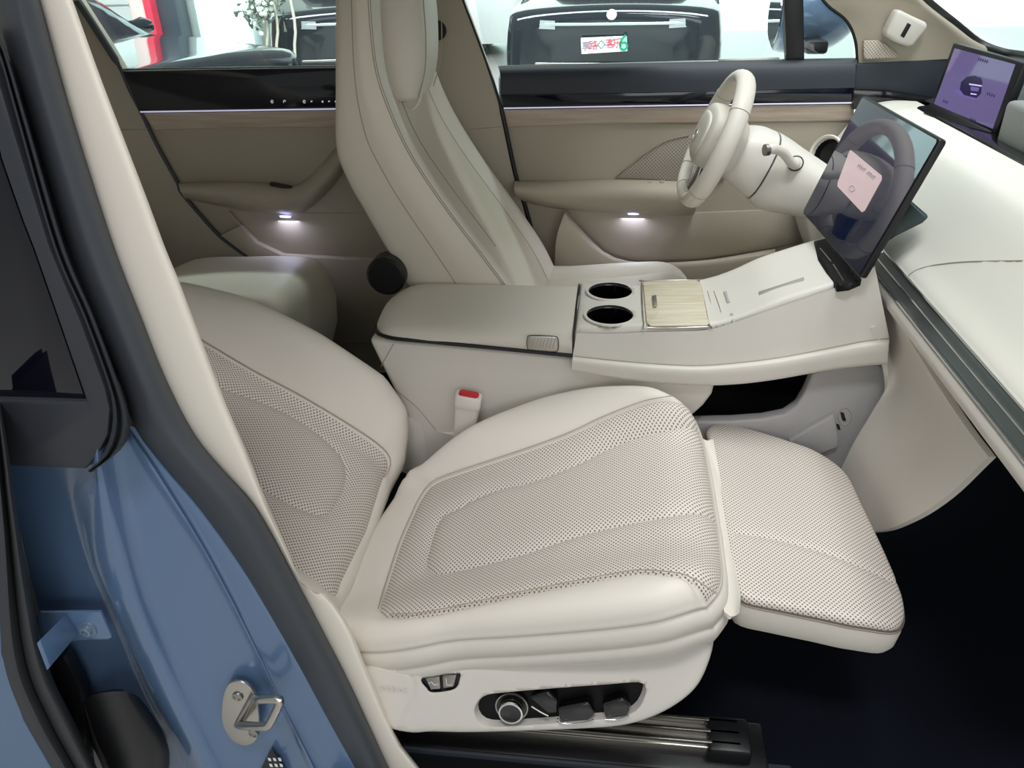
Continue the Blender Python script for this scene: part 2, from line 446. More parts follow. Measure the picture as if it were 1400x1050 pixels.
bpoly = np.vstack([b1, [(b1[-1, 0]-.01, 0)], b1v[::-1]])
U = bf.uv([(250, 515), (302, 533), (350, 549), (390, 565), (430, 588), (462, 615), (476, 640), (472, 668), (455, 695), (440, 703), (400, 690), (350, 664), (310, 640)], 90)
U = np.vstack([U, [(U[-1, 0]+.05, U[-1, 1]), (U[0, 0]+.05, U[0, 1])]])
bs = sheet(bf, ob, ('backrest', M['leather']), [('perforated_back_insert', M['perf'], bpoly), ('center_back_insert', M['perf'], U)], fillet=.045,
      skirt=((.03, .006), (.07, .004), (.11, -.02)), parent=seat)
for k in ('perforated_back_insert', 'center_back_insert'): bs[k].parent = bs['backrest']; bs[k].matrix_parent_inverse = Matrix.Identity(4)
seams_(bs['backrest'], [seamtube(bf, b1, .001)])
hf = Frame(bf.w(np.array([.66]), np.array([0.]), np.array([.02]))[0], bf.ux, bf.uy, lambda u, v: .02-.6*v*v)
sheet(hf, resample([(0, -.12), (.0, .12), (.10, .14), (.2, .10), (.2, -.10), (.10, -.14)], 60, True), ('headrest', M['leather']), fillet=.04, skirt=((.04, 0), (.08, -.02)), parent=seat, step=.014)
# recliner cover and junction
surf('recliner_cover', ribbon([([(546, 560), (552, 606), (549, 645)], -.14), ([(560, 572), (570, 605), (562, 650)], -.135), ([(600, 590), (604, 620), (590, 665)], -.135), ([(626, 596), (630, 625), (616, 672)], -.15)], 5), M['plastic'], seat, 3, 4, thick=.012)
# near side trim with its switch recess
YT = -.705
trim_px = [(455, 905), (490, 912), (525, 903), (570, 908), (640, 905), (720, 898), (800, 890), (870, 881), (940, 872), (972, 866), (977, 884), (970, 912), (955, 942), (930, 965), (895, 984), (855, 996), (800, 1001), (720, 1004), (640, 1006), (590, 1005), (560, 1006), (525, 996), (480, 955), (455, 925)]
TF = Frame((.2, YT, .4), (1, 0, 0), (0, math.sin(R(12)), math.cos(R(12))), lambda u, v: .012-1.2*np.maximum(np.abs(v-.01)-.03, 0)**2-.25*np.maximum(u-.16, 0)**2)
tol = resample(TF.uv(trim_px), 130, True)
hol_px = [(650, 978), (652, 962), (664, 950), (690, 946), (760, 940), (830, 935), (872, 932), (883, 938), (880, 956), (868, 972), (845, 980), (800, 984), (730, 990), (668, 992)]
hole = resample(TF.uv(hol_px), 60, True)
hole2 = TF.uv([(578, 926), (626, 920), (629, 925), (622, 941), (592, 946), (584, 941)]); hole2 = resample(hole2, 30, True)
ts = sheet(TF, tol, ('side_trim', M['plastic']), seams=[TF.uv([(500, 905), (553, 918), (562, 926), (567, 950), (553, 985), (548, 1000)], 24)], holes=[hole, hole2], fillet=.014, skirt=((.02, 0), (.04, -.004)), groove=(.0025, .002, .0, .01), parent=seat)
tr = ts['side_trim']
def rimwall(nm, fr, poly, dz0, dz1, m, par, taper=1.0):
    c0 = poly.mean(0); P2 = c0+(poly-c0)*taper
    A = fr.w(poly[:, 0], poly[:, 1], fr.h(poly[:, 0], poly[:, 1])+dz0); B = fr.w(P2[:, 0], P2[:, 1], fr.h(P2[:, 0], P2[:, 1])+dz1)
    bm, V = grid_bm(np.stack([A, B]), False, True); return finish(bm, nm, m, par)
rimwall('recess_wall', TF, hole, .001, -.014, M['plastic'], seat, .97)
swp = finish(prism_bm(TF.w(hole[:, 0]*1, hole[:, 1], TF.h(hole[:, 0], hole[:, 1])-.013), (0, .008, 0), 0), 'switch_panel', mat('switch_black', (10, 10, 12), .45, spec=.2), seat, 'black panel of seat switches')
def onTF(px, lift):
    q = TF.uv([px])[0]; return TF.w(np.array([q[0]]), np.array([q[1]]), TF.h(np.array([q[0]]), np.array([q[1]]))+lift)[0]
N = TF.n
kc = onTF((699, 970), -.012)
lathe('lumbar_dial', kc, N, [(-.002, 0), (-.002, .025), (.006, .025), (.008, .024), (.008, .0205), (.020, .020), (.0215, .018), (.0205, .0165), (.0205, 0)], M['blackgloss'], swp)
lathe('dial_ring', kc, N, [(.0195, .0205), (.0222, .0198), (.0225, .0172), (.0202, .0168)], M['chrome'], swp)
lathe('dial_base_ring', kc, N, [(.004, .0275), (.007, .0272), (.007, .0250), (.004, .0250)], M['steel'], swp)
def rocker(nm, px, lift, depth):
    P = [onTF(p, lift) for p in px]; return prism(nm, P, N*depth, M['blackgloss'], swp, .004, 3)
rocker('recline_switch', [(724, 952), (750, 944), (763, 956), (762, 973), (748, 974)], -.010, .014)
rocker('cushion_switch', [(763, 965), (805, 957), (814, 972), (804, 982), (766, 983)], -.010, .016)
rocker('slide_switch', [(823, 960), (852, 951), (862, 962), (858, 976), (828, 978)], -.010, .016)
for px in ([(727, 962), (740, 970), (750, 975)], [(763, 979), (768, 985), (785, 986), (806, 983), (811, 980)], [(828, 980), (845, 980), (860, 975)]):
    tube('chrome_edge', resample([onTF(p, .006) for p in px], 14), .0016, M['chrome'], swp)
rimwall('button_well', TF, hole2, .001, -.006, M['chrome'], seat, .96)
mb = finish(prism_bm(TF.w(hole2[:, 0], hole2[:, 1], TF.h(hole2[:, 0], hole2[:, 1])-.006), (0, .004, 0), 0), 'memory_buttons', M['black'], seat, 'pair of silver seat position buttons')
for px in ([(582, 928), (601, 926), (602, 942), (589, 943)], [(605, 925), (624, 923), (620, 939), (606, 941)]):
    prism('button', [onTF(p, -.006) for p in px], N*.006, M['steel'], mb, .0012, 2)
for px in ([(586, 934), (590, 932), (594, 936), (599, 935)], [(610, 927), (611, 936), (618, 936)]):
    tube('symbol', [onTF(p, .0008) for p in px], .0006, M['white'], mb, n=5)
text('airbag_lettering', 'AIRBAG', .014, onTF((538, 941), .0012), (1, 0, -.05), TF.uy, M['plastic'], tr, .0006)
# leg rest
lf = Frame((.6, -.40, .60), (math.cos(R(-2)), 0, math.sin(R(-2))), (0, math.cos(R(3)), math.sin(R(3))), lambda u, v: -.02*sstep(.16, .26, u))
lo_ = [(968, 600), (966, 588), (975, 580), (1000, 580), (1040, 590), (1090, 606), (1135, 628), (1160, 650), (1180, 690), (1205, 742), (1226, 790), (1236, 822), (1236, 845), (1222, 857), (1180, 852), (1120, 840), (1060, 828), (1020, 819), (1006, 806), (998, 770), (988, 710), (976, 640)]
lp = resample(uvoff(lf, lo_, [-.004]*len(lo_)), 120, True)
lseam = lf.uv([(1010, 728), (1060, 736), (1130, 755), (1180, 775), (1222, 795)], 30)
lsd = lf.uv([(960, 583), (1010, 594), (1060, 612), (1110, 637), (1150, 662), (1175, 680)], 30)
lg = sheet(lf, lp, ('leg_rest', M['perf']), seams=[lseam], fillet=.012, skirt=((.003, -.001), (.006, .003)), parent=seat, groove=(.002, .003, .002, .012))['leg_rest']
lg['label'] = 'perforated cream leg rest pad raised in front of the cushion'
# smooth leather flank of the leg rest
Hh = lf.h(lp[:, 0], lp[:, 1]); c0 = lp.mean(0)
Gs = np.stack([lf.w(*(c0+(lp-c0)*s_).T, Hh-.012-dz) for s_, dz in ((1.006, .004), (1.012, .020), (1.005, .045), (.975, .062), (.90, .068), (.3, .068))])
bm, V = grid_bm(Gs, False, True); bm.faces.new(V[-1]); finish(bm, 'leg_rest_side', M['leather'], lg, 'smooth leather side of the leg rest')
# leather gusset between cushion and leg rest
gp = ribbon([([(946, 590), (962, 640), (974, 700), (984, 780), (990, 836)], [-.20, -.665]), ([(957, 597), (972, 650), (984, 720), (994, 800), (998, 842)], [-.20, -.675]), ([(966, 602), (981, 655), (994, 730), (1004, 806), (1005, 842)], [-.20, -.668]), ([(975, 600), (985, 655), (1000, 730), (1012, 806), (1011, 838)], [-.20, -.64])], 14)
surf('leg_rest_gusset', gp, M['leather'], seat, 2, 4, thick=.006)
# under-frame and runners
box('seat_frame', (.0, -.64, .33), (.46, -.20, .45), M['black'], seat, .02)
rl = box('seat_rail', (-.1, -.655, .262), (.62, -.60, .29), M['satin'], seat, .003, label='silver slide rail under the seat')
for y in (-.652, -.63, -.607): box('rail_lip', (-.1, y, .288), (.61, y+.006, .30), M['steel'], rl, .001)
box('rail_end_cap', (.555, -.665, .255), (.628, -.595, .300), M['black'], rl, .006)
box('seat_rail', (-.1, -.26, .262), (.62, -.20, .29), M['satin'], seat, .003)
box('rail_base', (-.1, -.685, .243), (.66, -.575, .266), M['black'], seat, .006)

# ================================================================== SEAT BELT BUCKLE
bk = thing('seat_belt_buckle', 'cream seat belt buckle with red release button standing beside the console', 'seat belt buckle', (.05, -.17, .52))
ba = at((632, 612), Y=-.165); bt = at((641, 540), Y=-.165); ax = (bt-ba)/np.linalg.norm(bt-ba); sx = np.array([1, 0, 0.]); sx -= ax*(sx@ax); sx /= np.linalg.norm(sx); sy = np.cross(ax, sx)
def brow(c_, a, b): return [c_+sx*a*x+sy*b*y for x, y in ((1, .55), (.75, 1), (-.75, 1), (-1, .55), (-1, -.55), (-.75, -1), (.75, -1), (1, -.55))]
Lb = np.linalg.norm(bt-ba)
Gb = [brow(ba-ax*.05, .018, .011), brow(ba, .020, .012), brow(ba+ax*Lb*.45, .0235, .014), brow(ba+ax*Lb*.78, .0265, .016), brow(ba+ax*Lb*.82, .0285, .0175), brow(ba+ax*Lb*.98, .0275, .0165), brow(ba+ax*Lb*1.01, .0255, .0145)]
surf('buckle_casing', Gb, M['plastic'], bk, 2, 2, cv=True, caps=True)
prism('release_button', brow(bt+ax*.0005, .021, .0115), ax*.004, M['red'], bk, .0012, 2, label='red release button')

# ================================================================== DRIVER SEAT
ds = thing('driver_seat', 'cream leather driver seat with upright high backrest and soft headrest behind the steering wheel', 'car seat', (.2, .38, .24))
L1 = [(455, -150), (461, -60), (462, 20), (462, 120), (464, 200), (480, 245), (505, 290), (546, 360), (585, 430), (615, 490)]
L2 = [(478, -150), (480, -60), (481, 20), (486, 115), (500, 185), (522, 232), (552, 282), (605, 360), (650, 430), (690, 500)]
L3 = [(503, -150), (502, -60), (503, 0), (512, 90), (530, 148), (560, 212), (607, 283), (667, 362), (715, 430), (750, 500)]
rows = []; YS = .38
for i, (a, b, c_) in enumerate(zip(L1, L2, L3)):
    A = at(a, Y=.145); B = at(b, Y=.12); C_ = at(c_, Y=.13)
    A, B, C_ = A[[0, 2]], B[[0, 2]], C_[[0, 2]]
    e = (C_-A)/np.linalg.norm(C_-A); D = np.linalg.norm(C_-A)
    w0 = .26
    narrow = [.80, .84, .88, .93, .97, 1, 1, 1, 1, 1][i]
    def P(y, p): return np.array([p[0], YS+y, p[1]])
    ins_d = .020
    half = [P(0, A-e*.02), P(-.12, A-e*.018), P(-.20, A-e*.008), P(-.245, A), P(-.26, B), P(-.262, (B+C_)/2), P(-.25, C_), P(-.234*narrow, C_+e*.010), P(-.208*narrow, C_+e*.007), P(-.17*narrow, C_-e*(ins_d*.55)), P(-.13, C_-e*ins_d), P(-.06, C_-e*(ins_d+.004)), P(0, C_-e*(ins_d+.006))]
    mir = [np.array([p[0], 2*YS-p[1], p[2]]) for p in half[1:-1]][::-1]
    rows.append(half+mir)
G = up(rows, 6, 4, False, True); nc = G.shape[1]
def strip(nm, j0, j1, m, par, lab=None):
    idx = [(j % nc) for j in range(j0*4, j1*4+1)]
    bm, V = grid_bm(G[:, idx]); return finish(bm, nm, m, par, lab, 60)
q = len(rows[0])
bsh = strip('back_shell', -4, 4, M['leather2'], ds)
strip('side_panel', 4, 6, M['leather2'], ds); strip('bolster', 6, 9, M['leather'], ds)
insd = strip('perforated_insert', 9, q-9, M['perf2'], ds); strip('bolster', q-9, q-6, M['leather'], ds); strip('side_panel', q-6, q-4, M['leather2'], ds)
cv_ = []
for j in (16, 24, 24.8, 36, (q-9)*4):
    j0 = int(j); f = j-j0; cv_.append(G[:, j0]*(1-f)+G[:, j0+1]*f)
for j in (44,): cv_.append(G[16:44, j]+np.array([.001, 0, 0]))
seams_(ds, cv_, .0012)
# headrest pillow
def hrow(z, x0, x1, w_, c_=.0):
    pts = []
    for k in range(16):
        a = 2*math.pi*k/16; cx = (x0+x1)/2+c_; rx = (x1-x0)/2
        sx_ = math.copysign(abs(math.cos(a))**.75, math.cos(a)); sy_ = math.copysign(abs(math.sin(a))**.6, math.sin(a))
        pts.append((cx+rx*sx_, YS+w_*sy_, z))
    return pts
hz = [(1.188, -.125, -.10, .06), (1.192, -.150, -.082, .09), (1.21, -.168, -.068, .112), (1.26, -.190, -.052, .125), (1.32, -.205, -.045, .130), (1.40, -.215, -.045, .130), (1.47, -.22, -.06, .122), (1.52, -.215, -.08, .10), (1.53, -.19, -.11, .06)]
hz = [(z_+.012, a-.020, b-.022, w_) for z_, a, b, w_ in hz]
hp = surf('headrest', [hrow(*h_) for h_ in hz], M['leather'], ds, 4, 2, False, True, caps=True)
seams_(hp, [resample([(-.095, YS+s_*.083, 1.212), (-.074, YS+s_*.088, 1.272), (-.066, YS+s_*.09, 1.342), (-.066, YS+s_*.09, 1.422)], 24) for s_ in (-1, 1)], .0014)
tg = tube('headrest_loop', [at(p, Y=.33) for p in [(548, 141), (553, 149), (560, 151), (568, 146), (574, 136), (575, 126)]], .0035, M['plastic'], ds, 16)
# driver cushion, seen over the console
df = Frame((.12, .38, .655), (math.cos(R(5)), 0, math.sin(R(5))), (0, 1, 0), lambda u, v: .028*sstep(.12, .235, np.abs(v))-.03*sstep(.38, .5, u))
dcl = sheet(df, resample([(-.1, -.25), (.15, -.262), (.38, -.255), (.47, -.20), (.49, 0), (.47, .20), (.38, .255), (.15, .262), (-.1, .25)], 110, True), ('seat_cushion', M['leather']), [('perforated_insert', M['perf2'], resample([(-.02, -.15), (.25, -.17), (.6, -.16), (.6, .16), (.25, .17), (-.02, .15)], 60, True))], fillet=.05, skirt=((.06, .006), (.12, 0)), parent=ds, step=.014)
dcl['perforated_insert'].parent = dcl['seat_cushion']; dcl['perforated_insert'].matrix_parent_inverse = Matrix.Identity(4)
box('seat_base', (-.02, .14, .26), (.5, .62, .56), M['plastic'], ds, .03)
lathe('recline_cover', at((528, 377), Y=.11), (0, -1, 0), [(-.04, .0), (-.04, .046), (.004, .046), (.010, .040), (.010, 0)], M['black'], ds)

# ================================================================== REAR SEAT
rs = thing('rear_seat', 'cream rear bench seat in the shade behind the driver seat', 'car seat', (-.9, .2, .24))
rf = Frame((-.485, .1, .70), (-1, 0, -.04), (0, -1, 0), lambda u, v: .03-.25*(u-.22)**2-.10*(v+.12)**2)
sheet(rf, resample([(.02, -.52), (.0, -.25), (.01, -.05), (.05, .02), (.25, .03), (.5, .03), (.5, -.54), (.25, -.55)], 90, True), ('seat_cushion', M['leather2']), fillet=.06, skirt=((.06, .01), (.14, .0), (.22, -.03)), parent=rs, step=.018)
rf3 = Frame((-.485, -.42, .70), (-1, 0, -.04), (0, -1, 0), lambda u, v: .03-.25*(u-.22)**2-.10*v**2)
sheet(rf3, resample([(.04, -.26), (.0, -.15), (.0, .15), (.04, .26), (.5, .27), (.5, -.27)], 80, True), ('seat_cushion', M['leather2']), fillet=.06, skirt=((.06, .01), (.14, .0), (.22, -.03)), parent=rs, step=.02)
rb = Frame((-1.06, .02, .68), (-.42, 0, .9), (0, -1, 0), lambda u, v: .03-.1*v*v)
sheet(rb, resample([(0, -.62), (0, .66), (.6, .62), (.68, .5), (.68, -.5), (.6, -.6)], 90, True), ('backrest', M['leather2']), fillet=.06, skirt=((.05, .01), (.12, 0)), parent=rs, step=.03)

# ================================================================== CENTRE CONSOLE
cs = thing('center_console', 'cream center console with armrest lid, two cup holders and sloping bridge up to the screen', 'console', (.3, 0, .24))
_ck = cr([(-.2, .832), (.1, .834), (.28, .836), (.43, .843), (.54, .847), (.585, .856), (.63, .875), (.68, .902), (.74, .926), (.80, .948), (.90, .985), (1.0, 1.02)], 200)
def h_con(u, v): return np.interp(u, _ck[:, 0], _ck[:, 1])-.9*np.maximum(np.abs(v)-.118, 0)
kf = Frame((0, 0, .85), (1, 0, 0), (0, 1, 0), lambda u, v: h_con(u, v)-.85)
# lid
def lrow(x, wf, wn, z, zb, dz=0):
    return [(x, wf, zb), (x, wf+.002, z-.025), (x, wf-.018, z-.004), (x, wf-.05, z+.002), (x, 0, z+.004), (x, -wn+.06, z+.002), (x, -wn+.014, z-.008), (x, -wn-.002, z-.028), (x, -wn, zb)]
lidx = [(.287, .128, .136, .832, .780), (.24, .128, .136, .832, .783), (.1, .128, .136, .832, .794), (-.02, .128, .137, .832, .803), (-.075, .125, .135, .831, .806), (-.11, .108, .124, .826, .808), (-.135, .08, .095, .815, .808)]
lid = surf('armrest_lid', [lrow(*a) for a in lidx], M['leather'], cs, 5, 5, caps=True)
tube('lid_gap', [(.289, -.1365, .777), (.1, -.1365, .791), (-.02, -.1375, .80), (-.08, -.1355, .803), (-.115, -.123, .8045), (-.139, -.093, .8045)], .0042, M['black'], cs, 40)
tube('lid_gap', [(.2895, .128, .80), (.2895, .125, .828), (.2895, 0, .834), (.2895, -.118, .829), (.2895, -.136, .81), (.2895, -.137, .775)], .0022, M['black'], cs, 40)
# latch tag on the lid's side
lt = pxprism('lid_release_tab', [(722, 461), (726, 459), (758, 461), (762, 464), (762, 477), (758, 480), (727, 478), (722, 475)], .004, M['satin'], lid, Y=-.1425, bev=.001)
tube('tab_outline', resample([at(p, Y=-.143) for p in [(721, 462), (726, 458.5), (758, 460), (763, 464), (763, 477), (758, 481), (727, 479), (721, 475)]], 40, True), .0009, M['black'], lt, closed=True, n=5)
for k in range(7):
    x = 727+k*4.8; tube('ridge', [at((x, 476), Y=-.1428), at((x+4, 463), Y=-.1428)], .0007, M['greyplastic'], lt, n=5)
# top with two cup holes
co = [(791, 452), (835, 452), (880, 450), (930, 449), (965, 447), (1005, 436), (1050, 420), (1105, 401), (1165, 381), (1192, 366), (1180, 330), (1150, 305), (1113, 322), (1070, 336), (1030, 351), (1000, 364), (965, 375), (930, 381), (880, 384), (840, 385), (802, 385)]
cuv = kf.uv(co)
cuv = np.vstack([[(.292, -.128)], np.array([(u_, v_) for u_, v_ in cuv[1:9]]), [(.815, -.13), (.835, -.12), (.835, .12), (.80, .128)], cuv[13:20], [(.292, .128)]])
dense = []
for a, b in zip(cuv, np.roll(cuv, -1, 0)):
    n_ = max(2, int(np.linalg.norm(b-a)/.012)); dense += [a+(b-a)*t for t in np.linspace(0, 1, n_, endpoint=False)]
c1 = kf.uv([(834, 431)])[0]; c2 = kf.uv([(834.5, 398.5)])[0]; rc = .0475
holes = [disc2(c1, rc), disc2(c2, rc)]
sheet(kf, np.array(dense), ('console_top', M['plastic']), holes=holes, fillet=.010, skirt=((.012, .001),), parent=cs, step=.012)
for k, c_ in enumerate((c1, c2)):
    z0 = h_con(*c_)-.0
    cup = lathe('cup_holder', (c_[0], c_[1], z0), (0, 0, 1), [(-.0005, rc+.004), (.0016, rc+.003), (.002, rc+.0005), (0, rc-.0015), (-.004, rc-.003), (-.006, rc-.003), (-.07, rc-.008), (-.07, 0)], M['blackgloss'], cs, 48, 'dark round cup holder well')
    lathe('rim', (c_[0], c_[1], z0), (0, 0, 1), [(-.0005, rc+.0075), (.0022, rc+.0065), (.0026, rc+.001), (-.003, rc-.002)], M['plastic'], cup, 48, 'raised cream rim')
    box('grip', (c_[0]-.030, c_[1]-.032, z0-.04), (c_[0]-.022, c_[1]-.022, z0-.012), M['greyplastic'], cup, .001)
# sliding wooden cover
def onk(px, lift=0):
    q = kf.uv([px])[0]; return kf.w(np.array([q[0]]), np.array([q[1]]), kf.h(np.array([q[0]]), np.array([q[1]]))+lift)[0]
def kp(px, l, d, nm, m, par, smooth=0, bev=.001, lab=None):
    return prism(nm, [onk(p, l) for p in px], (0, 0, d), m, par, bev, 2, smooth, lab)
wc = kp([(879, 388), (950, 386), (957, 389), (970, 445), (966, 448), (890, 449), (884, 444)], .0025, .003, 'storage_cover', M['palewood'], cs, lab='pale wood grain sliding cover')
fr_ = [(877, 388), (880, 446), (888, 450.5), (968, 449), (969, 445), (956, 388), (950, 385), (880, 386.5)]
tube('cover_frame', resample([onk(p, .0035) for p in fr_], 60, True), .0016, M['satin'], cs, closed=True, n=6)
tube('cover_gap', resample([onk(p, .001) for p in [(948, 385), (955, 390), (968, 446)]], 20), .002, M['black'], cs, n=6)
tube('cover_gap', [onk(p, .001) for p in [(882, 389), (887, 446)]], .0015, M['black'], cs, n=6)
kp([(891, 408), (897, 407), (898.5, 422), (893, 423)], .005, .002, 'finger_tab', M['satin'], wc, lab='silver finger tab')
# charging pad marks
kp([(1037, 400), (1099, 380), (1099.5, 383.5), (1038, 404)], -.002, .0045, 'silver_bar', mat('pale_silver', (172, 169, 162), .5, .3), cs, lab='thin silver bar on the charging pad')
kp([(989, 400), (993, 399), (998, 414), (994, 415)], -.002, .0045, 'clip', M['greyplastic'], cs, bev=.0005)
kp([(998, 430), (1002, 429), (1005, 442), (1001, 443)], -.002, .0045, 'clip', M['greyplastic'], cs, bev=.0005)
tube('pad_seam', resample([onk(p, .0002) for p in [(976, 398), (985, 424), (990, 446)]], 12), .0009, M['seam'], cs, n=5)
tube('pad_seam', resample([onk(p, .0002) for p in [(963, 377), (968, 400), (980, 447)]], 12), .0009, M['seam'], cs, n=5)
# side of the bridge with its rolled lower lip
top = [(788, 455), (840, 456), (880, 454), (930, 453), (967, 451), (1006, 440), (1052, 424), (1108, 405), (1160, 387), (1186, 371), (1196, 364)]
seam_ = [(783, 487), (840, 493), (900, 498), (960, 500), (1020, 495), (1060, 490), (1100, 483), (1150, 473), (1180, 467), (1204, 464), (1216, 463)]
lip1 = seam_
lip2 = [(782, 498), (840, 508), (900, 515), (960, 517), (1020, 514), (1060, 508), (1100, 501), (1140, 494), (1175, 489), (1200, 486), (1214, 484)]
lip3 = [(782, 506), (840, 516), (900, 524), (960, 527), (1010, 525), (1060, 519), (1100, 512), (1140, 505), (1175, 501), (1198, 499), (1212, 498)]
surf('bridge_side', ribbon([(top, -.131), (seam_, -.143)], 40), M['plastic'], cs, 1, 6)
lipg = ribbon([(lip1, -.143), ([(a+(c_-a)*.3, b+(d_-b)*.3) for (a, b), (c_, d_) in zip(lip1, lip2)], -.156), (lip2, -.158), (lip3, -.148)], 40)
inner = lipg[:, -1:].copy(); inner[:, :, 1] += .05; inner[:, :, 2] += .01
surf('bridge_lip', np.concatenate([lipg, inner], 1), M['plastic'], cs, 1, 5)
tube('bridge_seam', list(ribbon([(seam_, -.1435)], 40)[:, 0]), .0014, M['seam'], cs, n=6)
# lower body under the lid
lb = pxprism('console_body', [(503, 464), (600, 472), (700, 481), (783, 490), (880, 503), (979, 520), (974, 540), (962, 556), (944, 572), (930, 640), (780, 660), (640, 720), (590, 690), (572, 600), (545, 548), (519, 497)], .26, M['plastic'], cs, Y=-.134, bev=.012, seg=4)
tube('body_seam', resample([at(p, Y=-.1345) for p in [(538, 470), (521, 501)]], 8), .0009, M['seam'], lb, n=5)
tube('body_seam', resample([at(p, Y=-.1345) for p in [(540, 532), (570, 557), (596, 588)]], 12), .0009, M['seam'], lb, n=5)
# open tray and front leg with the sockets
fl = pxprism('front_leg', [(1112, 510), (1150, 500), (1200, 498), (1224, 514), (1232, 540), (1226, 565), (1190, 640), (1130, 720), (1000, 720), (950, 640), (948, 577), (1000, 576), (1043, 573), (1073, 567), (1090, 555), (1100, 538)], .03, M['greyplastic'], cs, Y=-.115, bev=.006, seg=3, label='grey front leg with charging sockets')
pxprism('socket_hood', [(1078, 604), (1110, 584), (1141, 567), (1147, 600), (1146, 612), (1110, 626)], .016, M['greyplastic'], fl, Y=-.128, bev=.004, seg=3)
for c_, w_, h_ in (((1153, 570), 4, 6), ((1146.5, 584), 3, 4)):
    s_ = pxprism('charging_socket', [(c_[0]-w_, c_[1]-h_), (c_[0]+1, c_[1]-h_+1), (c_[0]+w_, c_[1]+h_), (c_[0]-1, c_[1]+h_-1)], .004, M['black'], fl, Y=-.1175, bev=.0006, label='small black charging socket')
tube('socket_ring', [at((1155+9*math.cos(a), 570+12*math.sin(a)), Y=-.1155) for a in np.linspace(0, 6.283, 25)[:-1]], .0008, M['seam'], fl, closed=True, n=5)
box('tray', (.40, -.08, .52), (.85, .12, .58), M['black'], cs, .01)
box('tray_dark_backing', (.46, .10, .45), (.88, .12, .82), M['black'], cs, .004)  # black sheet added to keep the opening under the bridge dark

# ================================================================== STEERING WHEEL
wt = (at((1012, 100), Y=.38)+at((1026, 110), Y=.38))/2; wb = at((934, 275), Y=.38)
wc_ = (wt+wb)/2; wu = (wt-wb)/np.linalg.norm(wt-wb); wv = np.array([0, 1., 0]); wn = np.cross(wu, wv); wn *= -1 if wn[0] > 0 else 1   # wn: towards the driver
Rv = np.linalg.norm(wt-wb)/2-.004; Rh = Rv+.012
sw = thing('steering_wheel', 'cream leather steering wheel with flattened bottom and white hub', 'steering wheel', tuple(wc_))
def rim(a):
    cx, cz = Rh*math.cos(a), Rv*math.sin(a)
    if cz < -.80*Rv: cz = -.80*Rv-(abs(cz)-.80*Rv)*.55
    return wc_+wv*cx+wu*cz
rp_ = [rim(a) for a in np.linspace(0, 2*math.pi, 97)[:-1]]
def flat_tube(pts, a, b, closed=True):
    P = np.array(pts); m_ = len(P); T = np.roll(P, -1, 0)-np.roll(P, 1, 0); T /= np.linalg.norm(T, axis=1)[:, None]; G_ = np.zeros((m_, 16, 3))
    for i in range(m_):
        r_ = np.cross(T[i], wn); r_ /= np.linalg.norm(r_)
        for j in range(16): an = 2*math.pi*j/16; G_[i, j] = P[i]+r_*a*math.cos(an)+wn*b*math.sin(an)
    return grid_bm(G_, closed, True)[0]
rimo = finish(flat_tube(rp_, .0180, .0225), 'rim', M['leather'], sw)
for a in (R(38), R(142), R(-38), R(-142), R(-70), R(-110)):
    p = rim(a); t = rim(a+.01)-rim(a-.01); t /= np.linalg.norm(t); r_ = np.cross(t, wn); r_ /= np.linalg.norm(r_)
    finish(tube_bm([p+r_*.0182*math.cos(q)+wn*.0227*math.sin(q) for q in np.linspace(0, 6.283, 25)[:-1]], .0009, 5, True), 'stitching', M['seam'], rimo, 'darker seam ring')
def wpt(x, z, d): return wc_+wv*x+wu*z+wn*d
def hubrow(s, d): return [wpt(x*s*1.1, z*s*(1.15 if z > 0 else .9), d) for x, z in ((.095, .0), (.09, .045), (.06, .066), (0, .072), (-.06, .066), (-.09, .045), (-.095, 0), (-.085, -.04), (-.05, -.062), (0, -.066), (.05, -.062), (.085, -.04))]
hub = surf('hub', [hubrow(.80, -.055), hubrow(.95, -.04), hubrow(1.0, -.02), hubrow(1.0, .005), hubrow(.97, .022), hubrow(.88, .032), hubrow(.5, .038), hubrow(.05, .040)], M['leather'], sw, 3, 3, cv=True)
surf('airbag_cover', [hubrow(.70, .033), hubrow(.68, .0395), hubrow(.45, .0425), hubrow(.02, .044)], M['leather'], hub, 3, 3, cv=True)
tube('emblem', [wpt(.016*math.cos(a), .012*math.sin(a), .0455) for a in np.linspace(0, 6.283, 25)[:-1]], .0012, M['satin'], hub, closed=True, n=6)
for s_ in (-1, 1):
    surf('spoke', [[wpt(s_*x, z+dz, d+dd) for dz, dd in ((.016, 0), (.010, .010), (-.010, .010), (-.016, 0), (-.010, -.010), (.010, -.010))] for x, z, d in ((.06, 0, .0), (.11, -.002, -.004), (.165, .0, 0))], M['leather'], sw, 4, 3, cv=True)
surf('lower_spoke', [[wpt(x, z, d+dd) for x, dd in ((-w_, 0), (-w_*.6, .008), (w_*.6, .008), (w_, 0), (w_*.6, -.008), (-w_*.6, -.008))] for z, w_, d in ((-.05, .05, 0), (-.09, .042, -.004), (-.135, .03, 0))], M['blackgloss'], sw, 4, 3, cv=True)
for s_ in (-1, 1): tube('spoke_trim', [wpt(s_*.052, -.055, .008), wpt(s_*.046, -.09, .004), wpt(s_*.034, -.13, .008)], .0022, M['chrome'], sw, 12, n=6)
